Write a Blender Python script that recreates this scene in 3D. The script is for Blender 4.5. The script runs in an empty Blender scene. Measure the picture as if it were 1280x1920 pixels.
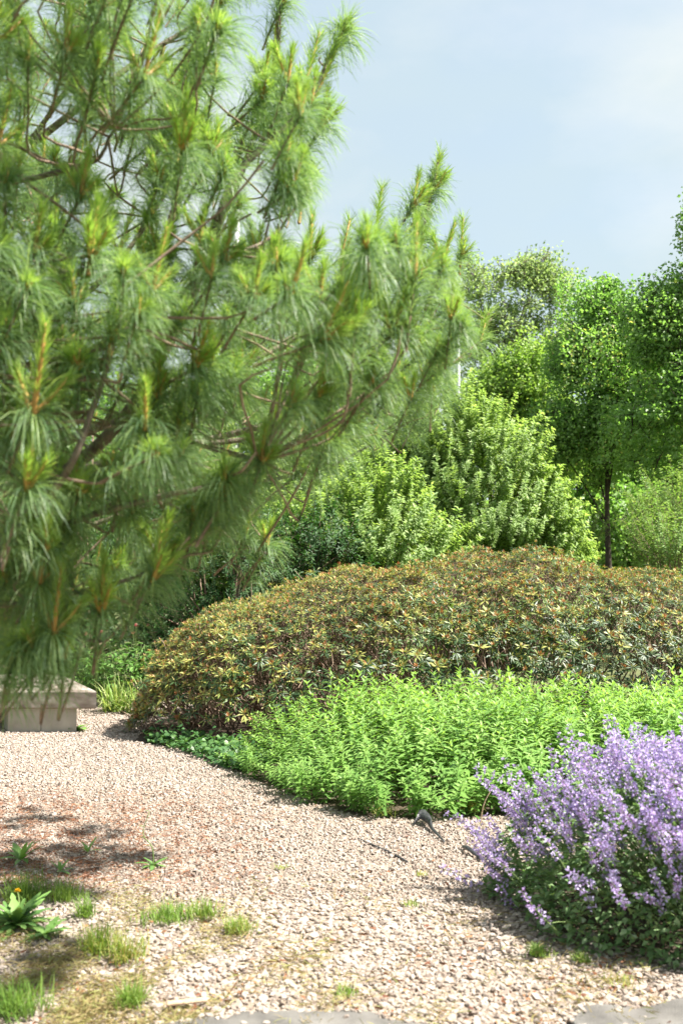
import bpy, math, random
import numpy as np
R = math.radians
rng = np.random.default_rng(11)
random.seed(11)
scene = bpy.context.scene

# ------------------------------------------------------------------ camera
CAM_H = 1.5
F = 1280 * 35 / 24
PITCH = math.atan(140 / F)
cd = bpy.data.cameras.new('camera')
cam = bpy.data.objects.new('camera', cd)
scene.collection.objects.link(cam)
cam.location = (0, 0, CAM_H)
cam.rotation_euler = (math.pi / 2 + PITCH, 0, 0)
cd.sensor_fit = 'HORIZONTAL'; cd.sensor_width = 24; cd.lens = 35
cd.clip_start = 0.05; cd.clip_end = 2000
cd.dof.use_dof = True; cd.dof.focus_distance = 8.6; cd.dof.aperture_fstop = 2.8
scene.camera = cam

# ------------------------------------------------------------------ sky, sun, exposure
SUN_EL, SUN_AZ = R(57), R(97)           # azimuth clockwise from straight ahead (+Y)
world = bpy.data.worlds.new('World'); scene.world = world; world.use_nodes = True
nt = world.node_tree; nt.nodes.clear()
wo = nt.nodes.new('ShaderNodeOutputWorld'); bg = nt.nodes.new('ShaderNodeBackground')
sky = nt.nodes.new('ShaderNodeTexSky'); sky.sky_type = 'NISHITA'; sky.sun_disc = False
sky.sun_elevation = SUN_EL; sky.sun_rotation = SUN_AZ
sky.air_density = 1.0; sky.dust_density = 2.2; sky.ozone_density = 1.2; sky.altitude = 100
bg.inputs['Strength'].default_value = 0.086
# thin high veil of cloud over the whole sky
wt = nt.nodes.new('ShaderNodeTexCoord'); wn = nt.nodes.new('ShaderNodeTexNoise'); wn.inputs['Scale'].default_value = 1.7; wn.inputs['Detail'].default_value = 5
wmp = nt.nodes.new('ShaderNodeMapping'); wmp.inputs['Scale'].default_value = (1, 1, 2.2); nt.links.new(wt.outputs['Generated'], wmp.inputs[0]); nt.links.new(wmp.outputs[0], wn.inputs['Vector'])
wr = nt.nodes.new('ShaderNodeMapRange'); wr.inputs['From Min'].default_value = .36; wr.inputs['From Max'].default_value = .68; wr.inputs['To Min'].default_value = .6; wr.inputs['To Max'].default_value = 1.0
nt.links.new(wn.outputs['Fac'], wr.inputs['Value'])
wx = nt.nodes.new('ShaderNodeMix'); wx.data_type = 'RGBA'; nt.links.new(wr.outputs[0], wx.inputs[0]); nt.links.new(sky.outputs[0], wx.inputs[6]); wn2 = nt.nodes.new('ShaderNodeTexNoise'); wn2.inputs['Scale'].default_value = 3.1; wn2.inputs['Detail'].default_value = 7; wn2.inputs['Roughness'].default_value = .55; nt.links.new(wmp.outputs[0], wn2.inputs['Vector'])
wr2 = nt.nodes.new('ShaderNodeValToRGB'); wr2.color_ramp.elements[0].position = .4; wr2.color_ramp.elements[0].color = (2.38, 2.86, 3.0, 1); wr2.color_ramp.elements[1].position = .68; wr2.color_ramp.elements[1].color = (3.15, 3.35, 3.27, 1)
nt.links.new(wn2.outputs['Fac'], wr2.inputs[0]); nt.links.new(wr2.outputs[0], wx.inputs[7])
nt.links.new(wx.outputs[2], bg.inputs[0]); nt.links.new(bg.outputs[0], wo.inputs[0])
sl = bpy.data.lights.new('sun', 'SUN'); sl.energy = 5.0; sl.angle = R(0.53); sl.color = (1, .95, .87)
so = bpy.data.objects.new('sun', sl); scene.collection.objects.link(so)
so.rotation_euler = (math.pi / 2 - SUN_EL, 0, math.pi - SUN_AZ)
so.location = (20, 10, 30)
scene.view_settings.view_transform = 'Standard'; scene.view_settings.look = 'None'
scene.view_settings.exposure = 1.75; scene.view_settings.gamma = 1
scene.render.engine = 'CYCLES'
cy = scene.cycles
cy.max_bounces = 8; cy.diffuse_bounces = 4; cy.glossy_bounces = 3; cy.transmission_bounces = 6
cy.transparent_max_bounces = 8; cy.caustics_reflective = False; cy.caustics_refractive = False
cy.sample_clamp_indirect = 6

# ------------------------------------------------------------------ projecting helpers
CP, SP = math.cos(PITCH), math.sin(PITCH)
def ray(x, y):
    u, v = (x - 640) / F, (960 - y) / F
    return np.array([u, CP - SP * v, SP + CP * v])
def P(x, y, d):
    r = ray(x, y); r = r * (d / r[1]); r[2] += CAM_H; return r
def G(x, y):
    r = ray(x, y); return (r * (-CAM_H / r[2]))[:2]
def pix(p):
    p = np.asarray(p, float); q = p - np.array([0, 0, CAM_H])
    f = q[..., 1] * CP + q[..., 2] * SP; u = -q[..., 1] * SP + q[..., 2] * CP
    return 640 + F * q[..., 0] / f, 960 - F * u / f
def inpoly(px, py, poly):
    px = np.asarray(px); py = np.asarray(py); c = np.zeros(px.shape, bool); n = len(poly)
    for i in range(n):
        x1, y1 = poly[i]; x2, y2 = poly[(i + 1) % n]
        c ^= ((y1 > py) != (y2 > py)) & (px < (x2 - x1) * (py - y1) / (y2 - y1 + 1e-12) + x1)
    return c
def nrm(a): return a / (np.linalg.norm(a, axis=-1, keepdims=True) + 1e-12)
def frames(d, up=None, roll=None):
    """matrices (N,3,3) whose Y column runs along d and Z column leans towards up"""
    d = nrm(np.asarray(d, float)); N = len(d)
    if up is None: up = np.tile([0, 0, 1.], (N, 1))
    up = np.asarray(up, float)
    x = np.cross(d, up); bad = np.linalg.norm(x, axis=1) < 1e-3
    x[bad] = np.cross(d[bad], [1, .3, 0]); x = nrm(x); z = np.cross(x, d)
    if roll is not None:
        c, s = np.cos(roll)[:, None], np.sin(roll)[:, None]
        x, z = x * c + z * s, z * c - x * s
    return np.stack([x, d, z], axis=2)
def rotz(a):
    a = np.asarray(a, float); c, s, o = np.cos(a), np.sin(a), np.zeros_like(a)
    return np.stack([np.stack([c, -s, o], -1), np.stack([s, c, o], -1), np.stack([o, o, o + 1], -1)], -2)
def rdir(n, g=None): return nrm((g or rng).normal(size=(n, 3)))

# ------------------------------------------------------------------ geometry store
class Geo:
    def __init__(s): s.v, s.q, s.t, s.qm, s.tm, s.a, s.n = [], [], [], [], [], [], 0
    def add(s, v, q=None, t=None, m=0, a=0.5, qm=None, tm=None):
        v = np.asarray(v, float).reshape(-1, 3); s.v.append(v)
        s.a.append(np.broadcast_to(np.asarray(a, float), (len(v),)).copy())
        if q is not None and len(q):
            q = np.asarray(q, int).reshape(-1, 4); s.q.append(q + s.n)
            s.qm.append(np.full(len(q), m) if qm is None else np.asarray(qm))
        if t is not None and len(t):
            t = np.asarray(t, int).reshape(-1, 3); s.t.append(t + s.n)
            s.tm.append(np.full(len(t), m) if tm is None else np.asarray(tm))
        s.n += len(v); return s
    def fin(s):
        V = np.concatenate(s.v) if s.v else np.zeros((0, 3)); A = np.concatenate(s.a) if s.a else np.zeros(0)
        Q = np.concatenate(s.q) if s.q else np.zeros((0, 4), int); T = np.concatenate(s.t) if s.t else np.zeros((0, 3), int)
        QM = np.concatenate(s.qm) if s.qm else np.zeros(0, int); TM = np.concatenate(s.tm) if s.tm else np.zeros(0, int)
        return V, Q, T, QM, TM, A
    def inst(s, g, M, T, a=None, m=None):
        """copies of Geo g under matrices M (N,3,3) and offsets T (N,3); a: value per copy (None keeps g's own)"""
        V, Q, TT, QM, TM, A = g.fin() if isinstance(g, Geo) else g
        M = np.asarray(M, float); T = np.asarray(T, float); N = len(T); n = len(V)
        if N == 0: return s
        W = (np.einsum('nij,kj->nki', M, V) + T[:, None, :]).reshape(-1, 3)
        off = (np.arange(N) * n)[:, None, None]
        aa = np.tile(A, N) if a is None else np.repeat(np.asarray(a, float), n)
        s.add(W, (Q[None] + off).reshape(-1, 4), (TT[None] + off).reshape(-1, 3), a=aa,
              qm=np.tile(QM, N) if m is None else np.full(N * len(QM), m),
              tm=np.tile(TM, N) if m is None else np.full(N * len(TM), m))
        return s
def mesh(name, g, mats, flat=False):
    V, Q, T, QM, TM, A = g.fin() if isinstance(g, Geo) else g
    me = bpy.data.meshes.new(name); nq, ntr = len(Q), len(T)
    me.vertices.add(len(V)); me.vertices.foreach_set('co', V.astype(np.float32).ravel())
    me.loops.add(nq * 4 + ntr * 3)
    me.loops.foreach_set('vertex_index', np.concatenate([Q.ravel(), T.ravel()]).astype(np.int32))
    me.polygons.add(nq + ntr)
    me.polygons.foreach_set('loop_start', np.concatenate([np.arange(nq) * 4, nq * 4 + np.arange(ntr) * 3]).astype(np.int32))
    me.polygons.foreach_set('material_index', np.concatenate([QM, TM]).astype(np.int32))
    at = me.attributes.new('var', 'FLOAT', 'POINT'); at.data.foreach_set('value', A.astype(np.float32))
    for m in (mats if isinstance(mats, (list, tuple)) else [mats]): me.materials.append(m)
    me.update(calc_edges=True)
    if flat: me.shade_flat()
    return me
def link(name, data, parent=None, loc=(0, 0, 0), kind=None, label=None, cat=None, group=None):
    o = bpy.data.objects.new(name, data); scene.collection.objects.link(o)
    o.location = loc
    if parent: o.parent = parent
    if kind: o['kind'] = kind
    if label: o['label'] = label
    if cat: o['category'] = cat
    if group: o['group'] = group
    return o
def thing(name, loc, label, cat, group=None): return link(name, None, None, loc, None, label, cat, group)
def part(name, g, mats, root, kind=None, flat=False, label=None):
    """child mesh of root, geometry given in world coordinates"""
    V, *rest = g.fin() if isinstance(g, Geo) else g
    base = np.array(root.matrix_basis.translation) if root else 0
    if root and root.parent: base = base + np.array(root.parent.matrix_basis.translation)
    return link(name, mesh(name, (V - base, *rest), mats, flat), root, (0, 0, 0), kind, label)
def put(name, me, root, M, T, kind=None):
    """child of root with shared mesh data under matrix M and world offset T"""
    from mathutils import Matrix
    o = bpy.data.objects.new(name, me); scene.collection.objects.link(o)
    T = np.asarray(T) - (np.array(root.matrix_basis.translation) if root else 0)
    if root: o.parent = root
    mm = Matrix([[*M[0], T[0]], [*M[1], T[1]], [*M[2], T[2]], [0, 0, 0, 1]])
    o.matrix_basis = mm
    if kind: o['kind'] = kind
    return o
def tube(g, pts, rad, sides=6, m=0, a=0.5, cap=True):
    pts = np.asarray(pts, float); n = len(pts); rad = np.broadcast_to(np.asarray(rad, float), (n,))
    tan = nrm(np.gradient(pts, axis=0)); fr = frames(tan, np.tile([.31, .2, .93], (n, 1)))
    th = np.linspace(0, 2 * np.pi, sides, endpoint=False)
    ring = np.cos(th)[None, :, None] * fr[:, None, :, 0] + np.sin(th)[None, :, None] * fr[:, None, :, 2]
    V = (pts[:, None, :] + ring * rad[:, None, None]).reshape(-1, 3)
    i = np.arange(n - 1)[:, None] * sides; j = np.arange(sides)[None, :]; k = (j + 1) % sides
    Q = np.stack([i + j, i + k, i + sides + k, i + sides + j], -1).reshape(-1, 4)
    T = []
    if cap:
        V = np.vstack([V, pts[-1] + tan[-1] * rad[-1] * .6]); e = (n - 1) * sides
        T = [[e + a_, e + (a_ + 1) % sides, n * sides] for a_ in range(sides)]
    g.add(V, Q, T, m, a)
def smooth_path(pts, n=24):
    pts = np.asarray(pts, float); k = len(pts)
    if k < 3: return np.linspace(pts[0], pts[-1], n)
    ext = np.vstack([2 * pts[0] - pts[1], pts, 2 * pts[-1] - pts[-2]]); out = []
    for t in np.linspace(0, k - 1 - 1e-6, n):
        i = int(t); f = t - i; p0, p1, p2, p3 = ext[i:i + 4]
        out.append(.5 * ((2 * p1) + (-p0 + p2) * f + (2 * p0 - 5 * p1 + 4 * p2 - p3) * f * f + (-p0 + 3 * p1 - 3 * p2 + p3) * f ** 3))
    return np.array(out)
def leaf(L, W, fold=.25, curl=.3, rows=(.3, .68), p=.85, m=0, a=.5, twist=0.):
    """leaf blade along +Y, face up +Z, with a folded midrib"""
    V = [[0, 0, 0]]
    for s in rows:
        w = W * .5 * math.sin(math.pi * s ** p) ** .8; z = -curl * L * s * s; t = twist * s
        V += [[-w, L * s, z + fold * w + t * w], [0, L * s, z], [w, L * s, z + fold * w - t * w]]
    V.append([0, L, -curl * L]); k = len(rows); Q, T = [], [[0, 2, 1], [0, 3, 2]]
    for i in range(k - 1):
        b = 1 + 3 * i; Q += [[b, b + 1, b + 4, b + 3], [b + 1, b + 2, b + 5, b + 4]]
    b = 1 + 3 * (k - 1); e = len(V) - 1; T += [[b, b + 1, e], [b + 1, b + 2, e]]
    return Geo().add(V, Q, T, m, a)

def kite(L, W, fold=.25, curl=.25, at=.45):
    """small leaf of two faces folded along the midrib"""
    w = W * .5; return Geo().add([[0, 0, 0], [-w, L * at, fold * w], [w, L * at, fold * w], [0, L, -curl * L]], None, [[0, 3, 1], [0, 2, 3]])

# ------------------------------------------------------------------ materials
def nodes(name):
    m = bpy.data.materials.new(name); m.use_nodes = True; t = m.node_tree; t.nodes.clear()
    out = t.nodes.new('ShaderNodeOutputMaterial'); return m, t, out
def ramp(t, fac, cols):
    r = t.nodes.new('ShaderNodeValToRGB'); e = r.color_ramp.elements
    while len(e) < len(cols): e.new(.5)
    for k, (p_, c) in enumerate(cols): e[k].position = p_; e[k].color = (*c, 1)
    t.links.new(fac, r.inputs[0]); return r.outputs[0]
def leafmat(name, cols, trans=.4, tcol=(1.5, 1.6, .7), rough=.45, spec=.4, objrand=False, noise=0.0, nscale=3.0):
    """cols: colour stops over the per-leaf value; translucent share passes light through the blade"""
    m, t, out = nodes(name)
    at = t.nodes.new('ShaderNodeAttribute'); at.attribute_name = 'var'; fac = at.outputs['Fac']
    def math_(op, a, b):
        n = t.nodes.new('ShaderNodeMath'); n.operation = op
        for i, v in enumerate((a, b)):
            if isinstance(v, (int, float)): n.inputs[i].default_value = v
            else: t.links.new(v, n.inputs[i])
        return n.outputs[0]
    if objrand:
        oi = t.nodes.new('ShaderNodeObjectInfo')
        fac = math_('ADD', fac, math_('MULTIPLY', math_('SUBTRACT', oi.outputs['Random'], .5), .4))
    if noise:
        tc = t.nodes.new('ShaderNodeNewGeometry'); nz = t.nodes.new('ShaderNodeTexNoise'); nz.inputs['Scale'].default_value = nscale
        t.links.new(tc.outputs['Position'], nz.inputs['Vector'])
        fac = math_('ADD', fac, math_('MULTIPLY', math_('SUBTRACT', nz.outputs['Fac'], .5), noise))
    c = ramp(t, fac, cols)
    b = t.nodes.new('ShaderNodeBsdfPrincipled'); t.links.new(c, b.inputs['Base Color'])
    b.inputs['Roughness'].default_value = rough; b.inputs['Specular IOR Level'].default_value = spec
    if trans > 0:
        tr = t.nodes.new('ShaderNodeBsdfTranslucent'); mx = t.nodes.new('ShaderNodeMix'); mx.data_type = 'RGBA'; mx.blend_type = 'MULTIPLY'
        mx.inputs[0].default_value = 1; t.links.new(c, mx.inputs[6]); mx.inputs[7].default_value = (*tcol, 1)
        t.links.new(mx.outputs[2], tr.inputs[0])
        ms = t.nodes.new('ShaderNodeMixShader'); ms.inputs[0].default_value = trans
        t.links.new(b.outputs[0], ms.inputs[1]); t.links.new(tr.outputs[0], ms.inputs[2]); t.links.new(ms.outputs[0], out.inputs[0])
    else: t.links.new(b.outputs[0], out.inputs[0])
    return m
def surf(name, cols, scale=8, rough=.85, bump=.3, detail=6, bscale=None, spec=.3, stretch=(1, 1, 1), attr=0.0, dist=.02):
    m, t, out = nodes(name)
    tc = t.nodes.new('ShaderNodeNewGeometry'); mp = t.nodes.new('ShaderNodeMapping'); mp.inputs['Scale'].default_value = stretch
    t.links.new(tc.outputs['Position'], mp.inputs[0])
    nz = t.nodes.new('ShaderNodeTexNoise'); nz.inputs['Scale'].default_value = scale; nz.inputs['Detail'].default_value = detail
    t.links.new(mp.outputs[0], nz.inputs['Vector']); fac = nz.outputs['Fac']
    if attr:
        at = t.nodes.new('ShaderNodeAttribute'); at.attribute_name = 'var'
        mm = t.nodes.new('ShaderNodeMix'); mm.inputs[0].default_value = attr
        t.links.new(fac, mm.inputs[2]); t.links.new(at.outputs['Fac'], mm.inputs[3]); fac = mm.outputs[0]
    b = t.nodes.new('ShaderNodeBsdfPrincipled'); t.links.new(ramp(t, fac, cols), b.inputs['Base Color'])
    b.inputs['Roughness'].default_value = rough; b.inputs['Specular IOR Level'].default_value = spec
    if bump:
        n2 = t.nodes.new('ShaderNodeTexNoise'); n2.inputs['Scale'].default_value = bscale or scale * 4; n2.inputs['Detail'].default_value = 5
        t.links.new(mp.outputs[0], n2.inputs['Vector'])
        bp = t.nodes.new('ShaderNodeBump'); bp.inputs['Strength'].default_value = bump; bp.inputs['Distance'].default_value = dist
        t.links.new(n2.outputs['Fac'], bp.inputs['Height']); t.links.new(bp.outputs[0], b.inputs['Normal'])
    t.links.new(b.outputs[0], out.inputs[0]); return m

M_ground = surf('meadow_ground', [(.3, (.06, .075, .03)), (.7, (.12, .13, .05))], 3, .95)
M_grit = surf('gravel_bed', [(.3, (.20, .155, .115)), (.6, (.31, .245, .19))], 60, .9, .8, bscale=130)
M_soil = surf('garden_soil', [(.3, (.035, .024, .016)), (.7, (.09, .065, .045))], 14, .95, .9)
M_stone = surf('gravel_stone', [(0, (.045, .035, .03)), (.1, (.15, .115, .095)), (.2, (.22, .177, .147)), (.42, (.305, .253, .212)), (.72, (.35, .297, .254)), (1, (.45, .40, .35))], 45, .8, .25, bscale=160, attr=.82, dist=.004)
M_bark = surf('pine_bark', [(.3, (.10, .075, .055)), (.7, (.24, .19, .15))], 30, .9, .8, stretch=(1, 1, .4))
M_twig = surf('brown_twig', [(.3, (.15, .10, .07)), (.7, (.32, .23, .17))], 40, .85, .3)
M_trunk = surf('dark_trunk', [(.3, (.035, .026, .02)), (.7, (.08, .06, .045))], 14, .9, .8, stretch=(1, 1, .3))
M_conc = surf('bench_concrete', [(.25, (.26, .235, .19)), (.55, (.36, .33, .275)), (.8, (.44, .41, .35))], 5, .8, .25, bscale=60, dist=.006)
M_slabtop = surf('bench_slab_stone', [(.25, (.10, .072, .058)), (.45, (.21, .17, .14)), (.7, (.38, .34, .295))], 4.5, .75, .3, bscale=50, dist=.006, stretch=(1, 1, 2.5))
M_pave = surf('paving_concrete', [(.25, (.08, .076, .07)), (.5, (.13, .122, .112)), (.8, (.19, .18, .165))], 9, .85, .6, bscale=140, dist=.006)
M_pole = surf('galvanised_pole', [(.3, (.42, .43, .44)), (.7, (.5, .51, .52))], 3, .55, 0)
M_black = surf('black_plastic', [(.3, (.018, .018, .02)), (.7, (.05, .05, .055))], 20, .42, .5, bscale=40, spec=.5)
M_chip = surf('bleached_wood', [(.3, (.32, .22, .14)), (.7, (.55, .42, .30))], 25, .8, .4, stretch=(1, 6, 1))

M_old = leafmat('pine_needle_old', [(0, (.105, .19, .105)), (.5, (.185, .29, .13)), (1, (.30, .39, .14))], .48, (1.3, 1.35, .7), .42, .32)
M_new = leafmat('pine_needle_new', [(0, (.25, .40, .09)), (1, (.42, .53, .16))], .42, (1.2, 1.3, .6), .45, .3)
M_candle = leafmat('pine_candle', [(0, (.36, .18, .05)), (1, (.54, .34, .09))], 0, rough=.6)
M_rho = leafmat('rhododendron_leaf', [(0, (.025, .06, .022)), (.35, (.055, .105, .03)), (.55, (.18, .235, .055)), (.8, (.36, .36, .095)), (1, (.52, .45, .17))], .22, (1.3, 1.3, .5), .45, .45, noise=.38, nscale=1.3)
M_rust = leafmat('spent_flower', [(0, (.28, .11, .05)), (.5, (.50, .25, .12)), (1, (.64, .42, .24))], .15, (1.1, .8, .5), .8, .1)
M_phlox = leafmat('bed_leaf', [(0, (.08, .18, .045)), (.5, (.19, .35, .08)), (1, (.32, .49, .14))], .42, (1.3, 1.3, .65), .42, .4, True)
M_stem = leafmat('green_stem', [(0, (.10, .17, .05)), (1, (.2, .26, .08))], 0, rough=.6)
M_cat = leafmat('catmint_leaf', [(0, (.09, .18, .06)), (.6, (.21, .31, .14)), (1, (.38, .45, .3))], .3, (1.2, 1.4, .6), .6, .25)
M_flower = leafmat('catmint_flower', [(0, (.36, .22, .40)), (.4, (.48, .39, .66)), (1, (.64, .57, .82))], .35, (1.1, 1., 1.15), .6, .2, True)
M_wil = leafmat('willow_leaf', [(0, (.12, .21, .07)), (.5, (.29, .41, .14)), (1, (.46, .56, .27))], .46, (1.3, 1.35, .6), .5, .25)
M_laurel = leafmat('laurel_leaf', [(0, (.022, .06, .02)), (.6, (.045, .11, .03)), (1, (.09, .19, .05))], .28, (1.2, 1.5, .5), .5, .25)
M_peony = leafmat('border_leaf', [(0, (.06, .15, .045)), (.6, (.14, .28, .07)), (1, (.26, .39, .13))], .35, (1.3, 1.4, .6), .42, .4)
M_bud = leafmat('pink_petal', [(0, (.42, .06, .1)), (.6, (.6, .22, .2)), (1, (.75, .5, .35))], .3, (1.1, .9, .9), .6, .2)
M_strap = leafmat('strap_leaf', [(0, (.12, .24, .05)), (.5, (.24, .36, .1)), (1, (.46, .48, .22))], .35, (1.2, 1.2, .6), .5, .3)
M_ivy = leafmat('ivy_leaf', [(0, (.03, .085, .025)), (.6, (.07, .16, .045)), (1, (.16, .27, .09))], .3, (1.3, 1.4, .6), .45, .4)
M_weed = leafmat('weed_leaf', [(0, (.08, .18, .05)), (.6, (.17, .31, .08)), (1, (.28, .42, .13))], .35, (1.3, 1.3, .6), .5, .35)
M_grass = leafmat('grass_blade', [(0, (.10, .20, .03)), (.5, (.2, .30, .055)), (.8, (.36, .34, .1)), (1, (.46, .36, .17))], .35, (1.2, 1.2, .6), .55, .3)
M_dry = leafmat('dry_thatch', [(0, (.24, .17, .08)), (.5, (.32, .26, .12)), (1, (.26, .28, .09))], .25, (1.1, 1.1, .7), .7, .2)
M_litter = leafmat('fallen_needle', [(0, (.14, .055, .032)), (.5, (.25, .105, .055)), (1, (.36, .20, .11))], .1, (1, .8, .6), .75, .15)
M_yellow = leafmat('dandelion_yellow', [(0, (.75, .42, .01)), (1, (.85, .6, .03))], .2, (1, 1, .6), .6, .2)
M_tpale = leafmat('pale_tree_leaf', [(0, (.2, .30, .12)), (.5, (.31, .41, .19)), (1, (.42, .51, .28))], .5, (1.2, 1.25, .7), .5, .35)
M_tdark = leafmat('maple_leaf', [(0, (.12, .21, .07)), (.5, (.21, .33, .11)), (.93, (.32, .45, .17)), (1, (.52, .48, .18))], .48, (1.2, 1.5, .6), .45, .4)
M_tlime = leafmat('lime_shrub_leaf', [(0, (.16, .27, .06)), (.5, (.27, .41, .10)), (1, (.40, .50, .17))], .42, (1.2, 1.3, .6), .5, .3)
M_under = leafmat('undergrowth_leaf', [(0, (.10, .2, .055)), (.5, (.21, .34, .095)), (1, (.35, .46, .17))], .4, (1.2, 1.25, .6), .55, .3)

# ------------------------------------------------------------------ ground, path, beds
def sheet(name, poly, z, mat, kind='structure', res=None):
    g = Geo(); poly = np.asarray(poly, float); me = bpy.data.meshes.new(name)
    me.from_pydata([(p[0], p[1], z) for p in poly], [], [list(range(len(poly)))]); me.materials.append(mat)
    return link(name, me, None, (0, 0, 0), kind)
sheet('ground', [(-600, -60), (600, -60), (600, 1100), (-600, 1100)], -.004, M_ground)
PATH = [(-4.6, .9), (3.2, .9), (3.4, 4.6), (2.4, 6.6), (.2, 7.2), (-1, 9), (-1.7, 10.5), (-1.5, 12.4), (-2.3, 13.2), (-6.5, 13.2), (-6.5, 6)]
path = sheet('gravel_path', PATH, .0, M_grit)
BED = np.array([G(430, 1442), G(470, 1462), G(520, 1482), G(600, 1512), G(670, 1532), G(760, 1537), G(850, 1536), G(960, 1530), (2.3, 6.35), (4.3, 6.5), (4.4, 9.3), (1, 9.4), (-.75, 9.2)])
MOUNDBED = [(-2.0, 9.75), (-1.2, 9.2), (-.9, 8.6), (-.8, 8.2), (-.3, 8), (1, 9.3), (4.4, 9.2), (6.5, 9.5), (6.5, 14.5), (-1.2, 14.3), (-2.1, 11)]
sheet('planting_bed', BED, .004, M_soil)
sheet('shrub_bed', MOUNDBED, .008, M_soil)
CATB = np.array([(.86, 4.8), (.92, 4.5), (1.1, 4.22), (1.4, 4.05), (1.9, 3.95), (2.6, 4.1), (2.75, 5.3), (1.9, 5.6), (1.2, 5.35), (.92, 5.1)])
sheet('catmint_bed', CATB, .006, M_soil)

# paving slabs at the near edge of the gravel
def slab(pts, label, z=.022):
    pts = np.asarray(pts, float); n = len(pts); g = Geo(); c = pts.mean(0)
    inner = c + (pts - c) * .985
    V = np.vstack([np.c_[pts, np.full(n, -.03)], np.c_[pts, np.full(n, z - .006)], np.c_[inner, np.full(n, z)], [[*c, z]]])
    Q = [[i, (i + 1) % n, n + (i + 1) % n, n + i] for i in range(n)] + [[n + i, n + (i + 1) % n, 2 * n + (i + 1) % n, 2 * n + i] for i in range(n)]
    g.add(V, Q, [[2 * n + i, 2 * n + (i + 1) % n, 3 * n] for i in range(n)])
    return link('paving_slab', mesh('paving_slab', g, M_pave), None, (0, 0, 0), None, label, 'paving slab', 'paving slabs at the path edge')
def rough_edge(pts, k=5, amp=.018):
    out = []; pts = np.asarray(pts, float)
    for i in range(len(pts)):
        a, b = pts[i], pts[(i + 1) % len(pts)]
        for j in range(k): out.append(a + (b - a) * j / k + rng.normal(size=2) * amp * (j > 0))
    return np.array(out)
SL1 = rough_edge([(-.66, 3.50), (-.35, 3.60), (.1, 3.60), (.30, 3.5), (.42, 3.2), (.38, 2.4), (-.72, 2.4), (-.76, 3.1)])
SL2 = rough_edge([(.84, 3.64), (1.3, 3.70), (1.75, 3.66), (1.9, 3.0), (1.9, 2.4), (.72, 2.4), (.72, 3.2)])
slab(SL1, 'grey concrete slab half covered by gravel at the bottom centre')
slab(SL2, 'grey concrete slab below the purple catmint')

# gravel stones
def stone_geo(kind, seed):
    r = np.random.default_rng(seed)
    if kind == 'ico':
        p = (1 + 5 ** .5) / 2
        V = np.array([(-1, p, 0), (1, p, 0), (-1, -p, 0), (1, -p, 0), (0, -1, p), (0, 1, p), (0, -1, -p), (0, 1, -p), (p, 0, -1), (p, 0, 1), (-p, 0, -1), (-p, 0, 1)], float) / 1.9
        T = [(0, 11, 5), (0, 5, 1), (0, 1, 7), (0, 7, 10), (0, 10, 11), (1, 5, 9), (5, 11, 4), (11, 10, 2), (10, 7, 6), (7, 1, 8), (3, 9, 4), (3, 4, 2), (3, 2, 6), (3, 6, 8), (3, 8, 9), (4, 9, 5), (2, 4, 11), (6, 2, 10), (8, 6, 7), (9, 8, 1)]
        V = V * (1 + r.normal(size=(12, 1)) * .12) + r.normal(size=(12, 3)) * .09
        V *= np.array([1.0, r.uniform(.6, .85), r.uniform(.34, .52)])
        return Geo().add(V, None, T)
    V = np.array([(x, y, z) for z in (-1, 1) for y in (-1, 1) for x in (-1, 1)], float) * .62
    V[4:, :2] *= .72; V += r.normal(size=(8, 3)) * .13; V *= np.array([1.1, .8, .55])
    return Geo().add(V, [(0, 1, 5, 4), (1, 3, 7, 5), (3, 2, 6, 7), (2, 0, 4, 6), (4, 5, 7, 6)], None)
near_t = [stone_geo('ico', i) for i in range(8)]; far_t = [stone_geo('box', i + 20) for i in range(8)]
pts = []
for (y0, y1, den) in ((2.9, 6.4, 3100), (6.4, 10, 2100), (10, 13.2, 1350)):
    s = (1 / den) ** .5
    gx, gy = np.meshgrid(np.arange(-5.4, 3.2, s), np.arange(y0, y1, s))
    q = np.c_[gx.ravel(), gy.ravel()]; q += rng.normal(size=q.shape) * s * .42; pts.append(q)
pts = np.vstack(pts)
lim = np.abs(pts[:, 0]) < (pts[:, 1] * 640 / F + .3)
keep = lim & inpoly(pts[:, 0], pts[:, 1], PATH) & ~inpoly(pts[:, 0], pts[:, 1], BED + (BED - BED.mean(0)) * -.015) & ~inpoly(pts[:, 0], pts[:, 1], MOUNDBED)
cin = CATB.mean(0) + (CATB - CATB.mean(0)) * .88
keep &= ~inpoly(pts[:, 0], pts[:, 1], cin)
for S in (SL1, SL2):
    ins = inpoly(pts[:, 0], pts[:, 1], S.mean(0) + (S - S.mean(0)) * .97); keep &= ~(ins & (rng.random(len(pts)) > .03))
pts = pts[keep]; N = len(pts)
size = np.exp(rng.normal(0, .30, N)) * np.interp(pts[:, 1], [6, 11], [.0116, .0142])
onslab = inpoly(pts[:, 0], pts[:, 1], SL1) | inpoly(pts[:, 0], pts[:, 1], SL2)
z = rng.uniform(-.004, .0075, N) + .02 * onslab
big = rng.random(N) < .012; size[big & (size < .02)] *= 1.6
tilt = nrm(np.c_[rng.normal(size=(N, 2)) * .33, np.ones(N)])
MM = frames(np.c_[np.cos(rng.uniform(0, 6.28, N)), np.sin(rng.uniform(0, 6.28, N)), np.zeros(N)], tilt)
MM = MM * size[:, None, None]; TT = np.c_[pts, z]
var = np.clip(rng.beta(2.6, 2.0, N), 0, 1); var[rng.random(N) < .12] *= .25; var[rng.random(N) < .035] = 0
order = np.argsort(-(size / pts[:, 1]) * (np.abs(pts[:, 0]) < pts[:, 1] * 640 / F) * (pts[:, 1] > 3.45)); top = order[:300]
smesh = []
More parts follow.
